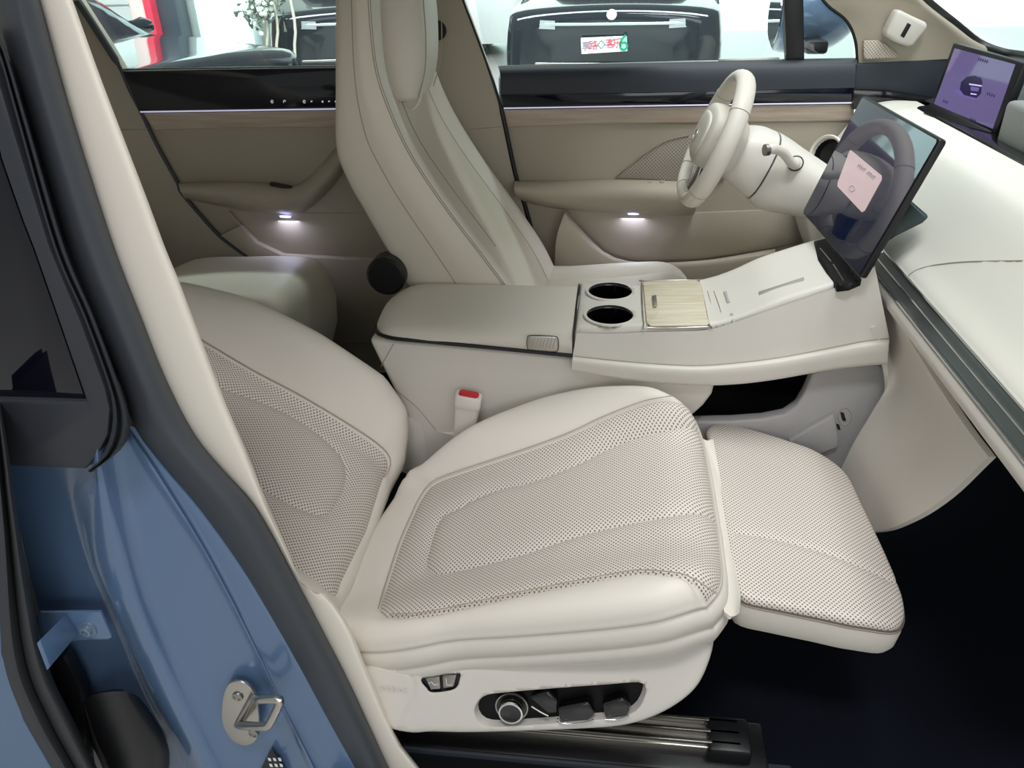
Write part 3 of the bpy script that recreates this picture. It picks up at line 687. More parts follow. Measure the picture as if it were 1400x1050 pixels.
# ================================================================== STEERING COLUMN
sc_ = thing('steering_column', 'cream steering column shroud between the wheel and the dashboard with a stalk', 'steering column', tuple(wc_-wn*.12))
def colring(t, ru, rd, rw, tilt=0):
    c_ = wc_-wn*t; out = []
    for k in range(16):
        a = 2*math.pi*k/16; z = math.sin(a); x = math.cos(a)
        out.append(c_+wv*rw*math.copysign(abs(x)**.8, x)+wu*((ru if z > 0 else rd)*math.copysign(abs(z)**.8, z)+tilt))
    return out
surf('front_shroud', [colring(.04, .045, .04, .06), colring(.05, .055, .06, .075), colring(.09, .072, .075, .082), colring(.128, .074, .085, .085)], M['plastic'], sc_, 4, 2, cv=True, caps=True)
surf('seam_ring', [colring(.128, .072, .083, .083), colring(.132, .072, .083, .083)], M['rubber'], sc_, 1, 2, cv=True, caps=True)
surf('rear_shroud', [colring(.132, .075, .088, .087), colring(.17, .07, .10, .09), colring(.22, .06, .088, .10, -.0), colring(.30, .045, .07, .12, -.0), colring(.36, .03, .06, .14, -.0)], M['plastic'], sc_, 4, 2, cv=True, caps=True)
sb = at((1087, 224), Y=.285); se = at((1049, 205), Y=.225)
stk = tube('stalk', [sb+np.array([0, .02, -.005]), sb, sb+np.array([-.012, -.022, .006]), (sb+se)/2+np.array([-.0, -.01, .012]), se+np.array([.012, .004, .002]), se], [.013]*5+[.0105]*15+[.0115]*4, M['plastic'], sc_, 24, 14)
tube('stalk_cap', [se+np.array([.003, .001, 0]), se-np.array([.006, .002, 0])], .0125, M['steel'], stk, n=20, label='silver end cap')
tube('stalk_ring', [sb+np.array([.002+.0165*math.cos(a), .004, .0165*math.sin(a)]) for a in np.linspace(0, 6.283, 25)[:-1]], .0016, M['rubber'], sc_, closed=True, n=6)

# ================================================================== CENTRE SCREEN
TL, TR, BR_, BL_ = at((1178, 130), Y=.195), at((1284, 189), Y=-.17), at((1176, 388), Y=-.17), at((1098, 285), Y=.195)
su = (TR-TL)/np.linalg.norm(TR-TL); sv = TL-BL_; sv -= su*(sv@su); sv /= np.linalg.norm(sv); sn = np.cross(su, sv); sn *= 1 if sn[0] < 0 else -1   # faces the seats
so_ = (TL+TR+BR_+BL_)/4; hw = np.linalg.norm(TR-TL)/2; hh_ = (np.linalg.norm(TL-BL_)+np.linalg.norm(TR-BR_))/4
def sp(x, y, d=0): return so_+su*x*hw+sv*y*hh_+sn*d
def rrect(w_, h_, r_, n=5):
    out = []
    for cx, cy, a0 in ((w_-r_, h_-r_, 0), (-w_+r_, h_-r_, 90), (-w_+r_, -h_+r_, 180), (w_-r_, -h_+r_, 270)):
        for k in range(n+1): a = R(a0+90*k/n); out.append((cx+r_*math.cos(a), cy+r_*math.sin(a)))
    return out
cd = thing('center_display', 'large tilted black touch screen showing a pink card, standing on the console', 'screen', tuple(so_-sv*hh_))
prism('casing', [so_+su*x+sv*y for x, y in rrect(hw, hh_, .008)], -sn*.014, M['black'], cd, .003)
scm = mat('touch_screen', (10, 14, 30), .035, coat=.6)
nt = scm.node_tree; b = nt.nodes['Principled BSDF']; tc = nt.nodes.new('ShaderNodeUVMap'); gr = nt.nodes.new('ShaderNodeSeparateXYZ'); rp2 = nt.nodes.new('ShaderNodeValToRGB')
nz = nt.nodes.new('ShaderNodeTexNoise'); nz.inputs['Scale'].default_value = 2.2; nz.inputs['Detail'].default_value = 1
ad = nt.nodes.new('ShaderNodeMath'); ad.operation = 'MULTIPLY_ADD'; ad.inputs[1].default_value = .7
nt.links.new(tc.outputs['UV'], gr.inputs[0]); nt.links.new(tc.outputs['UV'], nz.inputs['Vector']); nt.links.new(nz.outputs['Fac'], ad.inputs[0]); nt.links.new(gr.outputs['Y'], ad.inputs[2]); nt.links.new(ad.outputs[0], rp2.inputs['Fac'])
e = rp2.color_ramp.elements; e[0].position = .25; e[0].color = lin((10, 18, 44)); e[1].position = 1.25; e[1].color = lin((96, 92, 108))  # paler glow towards the top stands in for a bright reflection
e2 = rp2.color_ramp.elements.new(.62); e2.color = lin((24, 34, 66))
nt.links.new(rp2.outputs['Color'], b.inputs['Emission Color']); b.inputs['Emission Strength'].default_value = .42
def facepoly(nm, P, m, par, uvs=None, lab=None, thick=.0006, nrm=None):
    bm = bmesh.new(); lay = bm.loops.layers.uv.verify(); n_ = sn if nrm is None else nrm
    vs_ = [bm.verts.new(p) for p in P]; f = bm.faces.new(vs_)
    if uvs:
        for l, q in zip(f.loops, uvs): l[lay].uv = q
    bw = [bm.verts.new(np.array(p)-n_*thick) for p in P]; bm.faces.new(bw[::-1])
    for i in range(len(P)):
        j = (i+1) % len(P); bm.faces.new((vs_[j], vs_[i], bw[i], bw[j]))
    return finish(bm, nm, m, par, lab)
q = rrect(hw-.004, hh_-.004, .006)
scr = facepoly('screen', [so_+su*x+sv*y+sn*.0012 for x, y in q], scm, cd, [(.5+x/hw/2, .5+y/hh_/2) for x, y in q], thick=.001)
# lower black border
card = [(1163, 205), (1168, 209), (1205, 240), (1205, 246), (1182, 288), (1178, 290), (1145, 255), (1145, 250), (1161, 207)]
cardm = mat('pink_card', (205, 180, 184), .2, emit=(214, 188, 192), es=.42)
cp = [onplane(p, so_+sn*.002, sn) for p in card]
cdo = facepoly('card', cp, cardm, cd, lab='pink notice card on the screen')
tl = onplane((1184, 234), so_+sn*.0026, sn)
for k in range(11):
    if k == 5: continue
    a_ = tl+su*(k-5)*.0085; tube('card_print', [a_-sv*.004, a_+sv*(.004 if k % 3 else .001), a_+su*.005+sv*.002], .0008, M['greyplastic'], cdo, n=4)
tube('card_symbol', [onplane((1165+4*math.cos(a), 258+4*math.sin(a)), so_+sn*.0024, sn) for a in np.linspace(0, 6.283, 17)[:-1]], .0008, M['greyplastic'], cdo, closed=True, n=5)
# stand behind and the socket below
mb0 = so_-sv*hh_*.55-sn*.016
prism('stand', [at((1205, 300), Y=-.03)-sn*.02, at((1238, 268), Y=-.05), at((1272, 297), Y=-.06), at((1262, 306), Y=-.06), at((1225, 324), Y=-.05), at((1195, 345), Y=-.03)], (0, .14, 0), mat('graphite_metal', (78, 90, 92), .3, .7), cd, .006, 3)
kf2 = Frame((0, 0, .8535), (1, 0, 0), (0, 1, 0), lambda u, v: np.interp(u, _ck[:, 0], _ck[:, 1])-.85)
sko = kf2.uv([(1113, 330), (1131, 325), (1154, 350), (1178, 382), (1162, 389), (1146, 391), (1130, 371), (1119, 354)])
dn = []
for a, b in zip(sko, np.roll(sko, -1, 0)): dn += [a+(b-a)*t for t in np.linspace(0, 1, 5, endpoint=False)]
sk = sheet(kf2, np.array(dn), ('mount_socket', mat('matte_black', (10, 11, 14), .5, spec=.25)), fillet=0, skirt=((.012, 0),), parent=cd, step=.008)['mount_socket']
sk['label'] = 'black mount socket on the console'
for a, b in (((1121, 340), (1136, 358)), ((1139, 362), (1153, 384))):
    q2 = kf2.uv(np.linspace(a, b, 8)); tube('socket_edge', list(kf2.w(q2[:, 0], q2[:, 1], kf2.h(q2[:, 0], q2[:, 1])+.001)), .0012, M['satin'], sk, n=5)

# ================================================================== INSTRUMENT DISPLAY
iTL = at((1303, 58), Y=.52); iBL = at((1275, 140), Y=.52); iTR = at((1400, 86), Y=.255)
i_u = (iTR-iTL)/np.linalg.norm(iTR-iTL); i_v = iTL-iBL; i_v -= i_u*(i_v@i_u); Hh2 = np.linalg.norm(i_v); i_v /= Hh2; i_n = np.cross(i_u, i_v); i_n *= 1 if i_n[0] < 0 else -1
W2 = np.linalg.norm(iTR-iTL)
idp = thing('instrument_display', 'small purple lit instrument screen showing a dark car on top of the dashboard', 'screen', tuple(iBL))
def ip(x, y, d=0): return iTL+i_u*x-i_v*y+i_n*d
prism('casing', [ip(x, y) for x, y in ((0, 0), (W2, 0), (W2, Hh2+.01), (0, Hh2+.01))], -i_n*.02, M['black'], idp, .004)
pm = mat('purple_screen', (60, 50, 90), .06, emit=(106, 97, 136), es=.8)
pcor = [onplane(p, iTL+i_n*.001, i_n) for p in ((1305, 66), (1388, 88), (1357, 176), (1277, 142))]
facepoly('screen', pcor, pm, idp, nrm=i_n, thick=.0008)
def pscr(px, d=.0016): return onplane(px, iTL+i_n*d, i_n)
dk = mat('screen_dark_graphic', (40, 32, 62), .2, emit=(38, 30, 64), es=.6); lt_ = mat('screen_light_graphic', (190, 180, 220), .2, emit=(186, 176, 222), es=.7); md = mat('screen_mid_graphic', (90, 74, 130), .2, emit=(94, 80, 140), es=.9)
facepoly('car_icon_shadow', [pscr(p) for p in ((1303, 124), (1312, 130), (1330, 137), (1340, 135), (1336, 128), (1315, 122))], md, idp, nrm=i_n, thick=.0002)
facepoly('car_icon_body', [pscr(p, .002) for p in ((1312, 122), (1314, 112), (1322, 105), (1327, 104), (1341, 106), (1343, 112), (1341, 128), (1335, 134), (1318, 130))], dk, idp, nrm=i_n, thick=.0003)
facepoly('car_icon_roof', [pscr(p, .0023) for p in ((1320, 108), (1326, 104), (1333, 103.5), (1340, 107), (1343, 113), (1330, 113))], dk, idp, nrm=i_n, thick=.0003)
facepoly('car_icon_light', [pscr(p, .0026) for p in ((1325, 114), (1342, 116.5), (1342, 118.5), (1325, 116))], lt_, idp, nrm=i_n, thick=.0003)
facepoly('car_icon_bumper', [pscr(p, .0026) for p in ((1327, 127), (1335, 128.5), (1335, 130), (1327, 129))], lt_, idp, nrm=i_n, thick=.0003)
facepoly('car_icon_grille', [pscr(p, .0026) for p in ((1327, 118), (1339, 120), (1337, 125), (1327, 124))], md, idp, nrm=i_n, thick=.0003)
for px, n_ in (((1338, 81), 5), ((1350, 128), 4), ((1290, 138), 3), ((1327, 163), 3)):
    for k in range(n_):
        a_ = pscr(px, .002)+i_u*k*.008; tube('screen_print', [a_-i_v*.003, a_+i_v*.003, a_+i_u*.003], .0008, dk, idp, n=4)
prism('lower_bezel', [ip(-.005, Hh2), ip(W2*.95, Hh2+.004), ip(W2*.95, Hh2+.035, .01), ip(-.008, Hh2+.028, .01)], -i_n*.03, M['black'], idp, .004)

# ================================================================== DASHBOARD
da = thing('dashboard', 'cream padded dashboard with a chrome strip running across to the passenger side', 'dashboard', (1.05, 0, .9))
ys = [.72, .6, .45, .30, .15, .02, -.10, -.22, -.36, -.50, -.64, -.80]
def drow(y, sec): return [(x, y, z) for x, z in sec]
pad = [(.905, .957), (.912, .968), (.935, .995), (.97, 1.045), (1.005, 1.095), (1.03, 1.118), (1.07, 1.128), (1.105, 1.130), (1.15, 1.128)]
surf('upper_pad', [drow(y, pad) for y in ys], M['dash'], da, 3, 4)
band = [(.93, .86), (.895, .880), (.880, .893), (.8745, .903), (.876, .914), (.884, .922), (.92, .93)]
surf('lower_pad', [drow(y, band) for y in ys], M['plastic'], da, 3, 4)
chs = [(.884, .921), (.881, .926), (.893, .940), (.902, .955), (.91, .958)]
surf('chrome_strip', [drow(y, chs) for y in ys[5:]], mat('dark_chrome', (128, 134, 136), .32, .85), da, 3, 3)
for q_ in ((.880, .9245), (.8935, .9405), (.9025, .957)):
    tube('strip_edge', [(q_[0], y, q_[1]) for y in ys[5:]], .0022, M['chrome'], da, n=6)
def onpad(p):
    pr = cr(pad, 80); d_ = ray(p); T_ = np.linspace(.7, 2.2, 600); W_ = CAM+np.outer(T_, d_); g_ = W_[:, 2]-np.interp(W_[:, 0], pr[:, 0], pr[:, 1], left=0)
    k_ = np.where((g_ < 0) & (W_[:, 0] > .9))[0]; return W_[k_[0]] if len(k_) else W_[-1]
tube('pad_seam', [onpad(p)+np.array([-.0003, 0, .0005]) for p in resample([(1236, 386), (1246, 374), (1264, 366), (1292, 361), (1330, 358), (1399, 357)], 30)], .0013, M['seam'], da, n=5)
vent = [(1.112, 1.128), (1.118, 1.136), (1.16, 1.138), (1.2, 1.13)]
surf('vent_strip', [drow(y, vent) for y in ys[1:-1]], M['blackgloss'], da, 3, 3)
surf('top_cover', [drow(y, [(1.17, 1.13), (1.25, 1.15), (1.4, 1.17), (1.55, 1.17)]) for y in ys], M['darksoft'], da, 2, 2)
box('hood_pad', (1.14, -.35, 1.12), (1.42, .205, 1.215), mat('grey_woven_pad', (150, 152, 150), .8, bump=(900, .4)), da, .012, 3, label='grey pad behind the instrument screen')
pxprism('end_panel', [(1171, 88), (1235, 84), (1310, 79), (1300, 150), (1240, 152), (1164, 150)], .04, M['darksoft'], da, Y=.735, bev=.004)
pxprism('end_gloss', [(1166, 122), (1215, 124), (1275, 133), (1275, 158), (1215, 150), (1165, 150)], .03, M['blackgloss'], da, Y=.725, bev=.004)
# driver side fascia and lower covers
surf('driver_fascia', [drow(y, [(.88, .905), (.87, .88), (.89, .80), (.95, .68), (1.0, .60)]) for y in ys[:6]], M['plastic'], da, 2, 4)
pod = at((1131, 212), Y=.56)
lathe('vent_pod', pod, (-.75, -.6, .3), [(-.02, .046), (0, .049), (.008, .050), (.012, .047), (.008, .042), (-.01, .040)], M['leather'], da, 32)
lathe('vent_mouth', pod, (-.75, -.6, .3), [(.004, .043), (-.02, .036), (-.03, 0)], M['black'], da, 24)
# passenger lower panel sweeping into the console
A = [(1190, 448), (1209, 535), (1166, 620), (1120, 722)]; B = [(1197, 428), (1233, 530), (1215, 632), (1200, 728)]; C_ = [(1202, 408), (1258, 520), (1264, 632), (1250, 714)]; D = [(1206, 400), (1275, 515), (1300, 615), (1303, 681)]; E_ = [(1211, 396), (1282, 510), (1328, 580), (1362, 625)]
cols = []
for L, xs in ((A, None), (B, [.905, .925, .905, .885]), (C_, [.905, .925, .925, .895]), (D, [.90, .915, .92, .90]), (E_, [.895, .90, .90, .895])):
    P = resample(L, 16); t_ = np.linspace(0, 1, 16)
    cols.append([at(p, Y=-.142) if xs is None else at(p, X=float(np.interp(k, np.linspace(0, 1, 4), xs))) for p, k in zip(P, t_)])
Gd = np.array(cols).transpose(1, 0, 2)
back = Gd[-1:].copy(); back[:, :, 0] += .12; back[:, :, 2] += .05
surf('lower_panel', Gd, M['plastic'], da, 2, 5, thick=.01)
prism('end_cap', [(x, -.80, z) for x, z in band[1:6]+chs[1:]+pad[1:]+[(1.2, 1.12), (1.4, 1.10), (1.4, .78), (1.0, .79), (.94, .84)]], (0, -.012, 0), M['plastic'], da, .003)
surf('under_panel', [drow(y, [(.93, .862), (.97, .82), (1.1, .78), (1.3, .75)]) for y in ys[6:]], M['black'], da, 2, 2)

# ================================================================== FAR DOORS
YD = .75
fd = thing('driver_door', 'closed driver door inner side with oak strip, armrest, speaker grille and window', 'car door', (.4, .76, .4))
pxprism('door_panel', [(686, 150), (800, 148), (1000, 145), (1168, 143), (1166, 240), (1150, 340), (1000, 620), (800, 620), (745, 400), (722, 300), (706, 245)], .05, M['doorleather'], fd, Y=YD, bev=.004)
pxprism('wood_strip', [(686, 150), (1168, 142), (1168, 165), (946, 168), (823, 169), (690, 174)], .02, M['doorwood'], fd, Y=YD-.008, bev=.003, label='pale oak wood strip')
surf('belt_trim', ribbon([([(684, 129), (900, 126), (1168, 120)], .728), ([(684, 105), (900, 102), (1170, 98)], .735), ([(682, 93), (900, 88), (1172, 83)], .755), ([(681, 90), (900, 84), (1172, 79)], .80)], 12), M['darksoft'], fd, 1, 4, thick=.004)
pxprism('gloss_trim', [(684, 128), (900, 125), (1168, 119), (1167, 140), (900, 143), (688, 147)], .03, M['navy'], fd, Y=.73, bev=.004)
tube('ambient_strip', [at(p, Y=.733) for p in ((689, 148), (900, 144.5), (1167, 140.5))], .0019, M['ambient'], fd, 10, label='thin lit ambient strip')
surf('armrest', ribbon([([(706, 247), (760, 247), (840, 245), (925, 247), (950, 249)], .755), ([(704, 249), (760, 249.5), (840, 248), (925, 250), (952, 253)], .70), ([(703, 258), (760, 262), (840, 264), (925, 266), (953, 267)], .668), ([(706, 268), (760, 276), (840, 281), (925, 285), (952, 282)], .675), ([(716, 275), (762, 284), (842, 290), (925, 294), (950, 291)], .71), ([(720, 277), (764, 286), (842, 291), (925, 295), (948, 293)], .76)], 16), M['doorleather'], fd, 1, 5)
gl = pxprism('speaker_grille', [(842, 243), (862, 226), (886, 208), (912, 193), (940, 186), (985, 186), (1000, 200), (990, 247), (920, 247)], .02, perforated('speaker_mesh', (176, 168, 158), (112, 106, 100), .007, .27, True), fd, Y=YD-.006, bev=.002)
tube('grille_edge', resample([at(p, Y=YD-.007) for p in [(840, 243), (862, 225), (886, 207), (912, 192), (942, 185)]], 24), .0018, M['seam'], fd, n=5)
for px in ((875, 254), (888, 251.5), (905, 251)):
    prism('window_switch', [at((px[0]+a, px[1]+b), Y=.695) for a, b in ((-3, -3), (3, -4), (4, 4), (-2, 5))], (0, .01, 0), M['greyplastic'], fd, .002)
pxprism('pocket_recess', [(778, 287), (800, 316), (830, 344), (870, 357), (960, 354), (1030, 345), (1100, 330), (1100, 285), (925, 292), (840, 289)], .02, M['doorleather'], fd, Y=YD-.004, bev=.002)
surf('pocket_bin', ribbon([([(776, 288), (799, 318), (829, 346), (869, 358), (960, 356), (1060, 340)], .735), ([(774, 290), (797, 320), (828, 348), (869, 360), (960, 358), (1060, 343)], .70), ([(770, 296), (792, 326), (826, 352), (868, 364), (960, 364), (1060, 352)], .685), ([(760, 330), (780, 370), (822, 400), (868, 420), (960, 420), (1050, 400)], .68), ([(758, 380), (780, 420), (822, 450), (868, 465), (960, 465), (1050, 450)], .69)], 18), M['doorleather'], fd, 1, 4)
def lamp(par, px, Y):
    P = at(px, Y=Y); s_ = lathe('courtesy_lamp', P, (0, -.4, -1), [(0, .0), (.0005, .016), (-.004, .018)], M['glow'], par, 16, 'glowing lamp under the armrest')
    l = bpy.data.lights.new('courtesy_light', 'AREA'); l.energy = .16; l.size = .07; l.color = (.72, .74, 1); lo2 = bpy.data.objects.new('courtesy_light', l); COL.objects.link(lo2)
    lo2.location = P+np.array([0, -.008, -.006]); lo2.rotation_euler = (R(-22), 0, 0); lo2.parent = par; lo2.matrix_parent_inverse = Matrix.Translation(-Vector(par.location))
lamp(fd, (866, 293), .722)
# window
pxprism('window_glass', [(640, -60), (1072, -60), (1075, 84), (683, 92), (660, 60)], .004, M['glass'], fd, Y=.79, bev=0)
pxprism('quarter_glass', [(1098, -60), (1120, 0), (1150, 25), (1166, 52), (1168, 82), (1100, 82)], .004, M['glass'], fd, Y=.79, bev=0)
pxprism('window_divider', [(1071, -60), (1098, -60), (1100, 83), (1075, 84)], .03, M['black'], fd, Y=.77, bev=.003)
tube('window_frame', resample([at(p, Y=.765) for p in [(1100, -40), (1128, 4), (1155, 26), (1168, 50), (1172, 82), (1168, 110), (1164, 140)]], 30), .004, M['black'], fd, n=8)
tube('window_sill', [at(p, Y=.785) for p in ((684, 91), (900, 86), (1075, 82))], .003, M['steel'], fd, 8, n=6)
pxprism('sill_strip', [(983, 81), (1066, 79), (1066, 83.5), (983, 85.5)], .01, M['satin'], fd, Y=.775, bev=.001)
# outside mirror
mc = at((1097, 20), Y=1.0)
mg = up([[mc+np.array([dx*.15, math.cos(a)*ry, math.sin(a)*rz*1.1]) for a in np.linspace(0, 2*math.pi, 17)[:-1]] for dx, ry, rz in ((-.5, .105, .075), (-.4, .125, .09), (.1, .13, .095), (.6, .10, .08), (.95, .05, .04), (1.0, .005, .004))], 3, 2, False, True)
bm, V = grid_bm(mg, False, True); bm.faces.new(V[0]); finish(bm, 'mirror_housing', M['blue'], fd, 'blue outside mirror housing')
prism('mirror_glass', [mc+np.array([-.079, math.cos(a)*.097, math.sin(a)*.074]) for a in np.linspace(0, 2*math.pi, 33)[:-1]], (.003, 0, 0), mat('mirror_silver', (230, 235, 238), .02, 1), fd, 0)
box('mirror_arm', tuple(mc+np.array([-.02, -.20, -.085])), tuple(mc+np.array([.04, -.06, -.05])), M['black'], fd, .01)
# outer skin below the window so the door is solid
box('outer_skin', (.02, .80, .3), (1.0, .86, 1.2), M['blue'], fd, .02)

rd = thing('rear_left_door', 'closed rear door in shade with lit pocket lamp and dark gloss belt strip, behind the driver seat', 'car door', (-.6, .76, .4))
edge = [(165, 96), (178, 126), (192, 152), (215, 200), (244, 251), (247, 262), (262, 280), (300, 322), (340, 352)]
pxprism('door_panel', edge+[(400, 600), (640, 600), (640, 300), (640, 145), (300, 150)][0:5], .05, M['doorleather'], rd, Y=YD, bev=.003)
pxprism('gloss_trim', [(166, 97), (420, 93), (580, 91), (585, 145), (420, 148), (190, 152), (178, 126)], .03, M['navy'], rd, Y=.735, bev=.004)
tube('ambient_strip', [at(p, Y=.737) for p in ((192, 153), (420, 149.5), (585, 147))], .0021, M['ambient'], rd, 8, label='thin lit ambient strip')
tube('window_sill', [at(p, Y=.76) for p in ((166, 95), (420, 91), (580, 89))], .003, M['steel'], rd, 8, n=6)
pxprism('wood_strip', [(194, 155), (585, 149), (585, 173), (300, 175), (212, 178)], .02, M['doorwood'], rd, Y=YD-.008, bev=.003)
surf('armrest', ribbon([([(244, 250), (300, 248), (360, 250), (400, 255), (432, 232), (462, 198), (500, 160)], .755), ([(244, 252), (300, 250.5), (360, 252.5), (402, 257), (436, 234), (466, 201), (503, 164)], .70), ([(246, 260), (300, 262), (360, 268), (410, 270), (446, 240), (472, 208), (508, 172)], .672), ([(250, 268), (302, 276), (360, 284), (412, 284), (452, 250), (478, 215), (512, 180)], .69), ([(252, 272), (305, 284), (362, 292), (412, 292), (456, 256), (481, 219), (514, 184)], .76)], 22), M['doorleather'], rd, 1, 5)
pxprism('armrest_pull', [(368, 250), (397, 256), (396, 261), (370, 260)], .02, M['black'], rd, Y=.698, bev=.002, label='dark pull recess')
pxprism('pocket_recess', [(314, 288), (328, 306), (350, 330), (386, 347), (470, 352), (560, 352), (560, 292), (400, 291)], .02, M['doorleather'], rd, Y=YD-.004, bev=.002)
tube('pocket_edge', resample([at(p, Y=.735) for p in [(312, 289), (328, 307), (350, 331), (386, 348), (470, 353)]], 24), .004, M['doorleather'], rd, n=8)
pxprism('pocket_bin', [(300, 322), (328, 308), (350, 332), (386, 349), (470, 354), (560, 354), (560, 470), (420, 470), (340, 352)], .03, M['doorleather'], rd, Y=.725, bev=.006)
lamp(rd, (390, 297), .725)
for i, x in enumerate((372, 389, 416, 426, 441, 450, 459)):
    c_ = at((x, 139), Y=.7345); tube('button_icon', [c_+np.array([.0036*math.cos(a)*(.9 if i < 3 else .5), 0, .0036*math.sin(a)*(1 if i < 3 else .5)]) for a in np.linspace(0, 6.283*(1 if i % 2 == 0 else .7), 12)[:-1]], .0013, mat('icon_light', (210, 214, 225), .4, emit=(210, 214, 225), es=.5) if i == 0 else bpy.data.materials['icon_light'], rd, closed=False, n=5)
pxprism('window_glass', [(80, -60), (640, -60), (640, 90), (166, 96), (120, 20)], .004, M['glass'], rd, Y=.79, bev=0)
tube('door_gap', resample([at(p, Y=.742) for p in [(96, -14), (120, 22), (143, 58), (165, 94), (178, 124), (192, 151), (215, 199), (243, 250), (247, 262), (262, 280), (300, 322), (340, 352)]], 50), [.011]*12+[.006]*38, M['rubber'], rd, n=8)
box('outer_skin', (-1.3, .80, .3), (-.02, .86, 1.2), M['blue'], rd, .02)

# ================================================================== CAR BODY
cb = thing('car_body', 'light blue car body with dark rubber door seals and cream pillar trims around the cabin', 'car', (0, 0, .1))
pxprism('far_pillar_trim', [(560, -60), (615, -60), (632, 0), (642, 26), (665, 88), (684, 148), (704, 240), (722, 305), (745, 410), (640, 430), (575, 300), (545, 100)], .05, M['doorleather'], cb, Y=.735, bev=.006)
tube('far_pillar_seal', resample([at(p, Y=.738) for p in [(615, -60), (633, 0), (643, 26), (666, 88), (685, 148), (705, 240), (724, 305), (746, 410)]], 40), [.003]*16+[.007]*24, M['black'], cb, n=8)
tube('pillar_seam', [at(p, Y=.7345) for p in ((640, 177), (690, 173))], .001, M['seam'], cb, n=5)
bs_ = at((597, 42), Y=.728)
lathe('belt_slot', bs_, (0, -1, 0), [(-.004, .0), (.002, .024), (-.006, .026)], M['black'], cb, 20)
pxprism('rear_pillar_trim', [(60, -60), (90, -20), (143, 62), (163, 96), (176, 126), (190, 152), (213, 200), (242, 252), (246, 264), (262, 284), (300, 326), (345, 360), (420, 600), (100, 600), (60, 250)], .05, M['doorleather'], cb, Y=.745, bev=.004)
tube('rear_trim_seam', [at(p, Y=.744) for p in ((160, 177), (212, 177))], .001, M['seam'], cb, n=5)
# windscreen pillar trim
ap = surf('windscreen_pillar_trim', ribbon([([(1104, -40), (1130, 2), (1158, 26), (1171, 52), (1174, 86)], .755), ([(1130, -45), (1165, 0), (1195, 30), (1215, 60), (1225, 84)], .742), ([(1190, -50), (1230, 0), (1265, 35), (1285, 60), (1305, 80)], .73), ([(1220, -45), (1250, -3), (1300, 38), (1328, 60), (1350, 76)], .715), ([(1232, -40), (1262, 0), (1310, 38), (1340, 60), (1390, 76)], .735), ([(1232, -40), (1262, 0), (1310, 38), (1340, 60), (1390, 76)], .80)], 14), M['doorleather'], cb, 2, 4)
pxprism('tweeter_grille', [(1181, 56), (1200, 55), (1212, 61), (1227, 73), (1226, 79), (1184, 81), (1181, 78)], .012, perforated('tweeter_mesh', (205, 196, 182), (120, 112, 104), .006, .27, True), cb, Y=.735, bev=.003, label='small triangular tweeter grille')
dm = pxprism('driver_camera', [(1228, 12), (1248, 22), (1270, 32), (1268, 40), (1250, 62), (1244, 65), (1226, 58), (1210, 48)], .05, M['plastic'], cb, Y=.69, bev=.01, seg=3, label='cream sensor pod on the pillar')
prism('lens_slot', [at(p, Y=.6885) for p in ((1241, 31), (1246, 34), (1236, 52), (1231, 49))], (0, .004, 0), M['black'], dm, .0008)
wf = [at(p, Y=.74) for p in [(1225, -45), (1262, -2), (1308, 36), (1338, 60)]]+[at((1368, 72), Y=.70), at((1400, 77), Y=.62), at((1500, 92), Y=.30)]
tube('windscreen_seal', resample(wf, 40), .012, M['black'], cb, n=8)
wsP = [(.42, -.62, 1.58), (.42, .62, 1.58), (.85, .72, 1.44), (1.5, .78, 1.18), (1.62, 0, 1.18), (1.5, -.78, 1.18), (.85, -.72, 1.44)]
surf('windscreen', [[(.49, y*.80, 1.57+.01*(1-y*y)) for y in (-.8, -.4, 0, .4, .8)], [(1.0+.05*(1-y*y), y*.9, 1.38+.02*(1-y*y)) for y in (-.8, -.4, 0, .4, .8)], [(1.52+.1*(1-y*y), y*.96, 1.18) for y in (-.8, -.4, 0, .4, .8)]], M['glass'], cb, 6, 4)
# roof over the cabin
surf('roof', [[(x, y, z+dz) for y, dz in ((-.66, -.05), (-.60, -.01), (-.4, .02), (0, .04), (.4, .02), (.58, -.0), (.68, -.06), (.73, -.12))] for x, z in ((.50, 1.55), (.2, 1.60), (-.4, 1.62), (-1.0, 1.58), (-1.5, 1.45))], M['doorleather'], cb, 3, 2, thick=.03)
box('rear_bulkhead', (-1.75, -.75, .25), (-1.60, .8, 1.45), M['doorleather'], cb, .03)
fc = surf('floor_carpet', [[(x, y, z) for y in (-.66, -.3, 0, .3, .74)] for x, z in ((-1.6, .25), (-.6, .24), (.3, .24), (.8, .24), (1.05, .25), (1.25, .33), (1.45, .55), (1.5, .9))], M['carpet'], cb, 3, 3)
box('door_sill', (-.1, -.80, .14), (1.3, -.655, .252), M['black'], cb, .012)
box('sill_skin', (-.1, -.86, .10), (1.3, -.78, .22), M['blue'], cb, .02)
box('sill_liner', (-.2, -.69, .238), (.70, -.652, .262), M['darksoft'], cb, .006)
box('firewall', (1.5, -.78, .25), (1.6, .78, 1.15), M['black'], cb, .02)
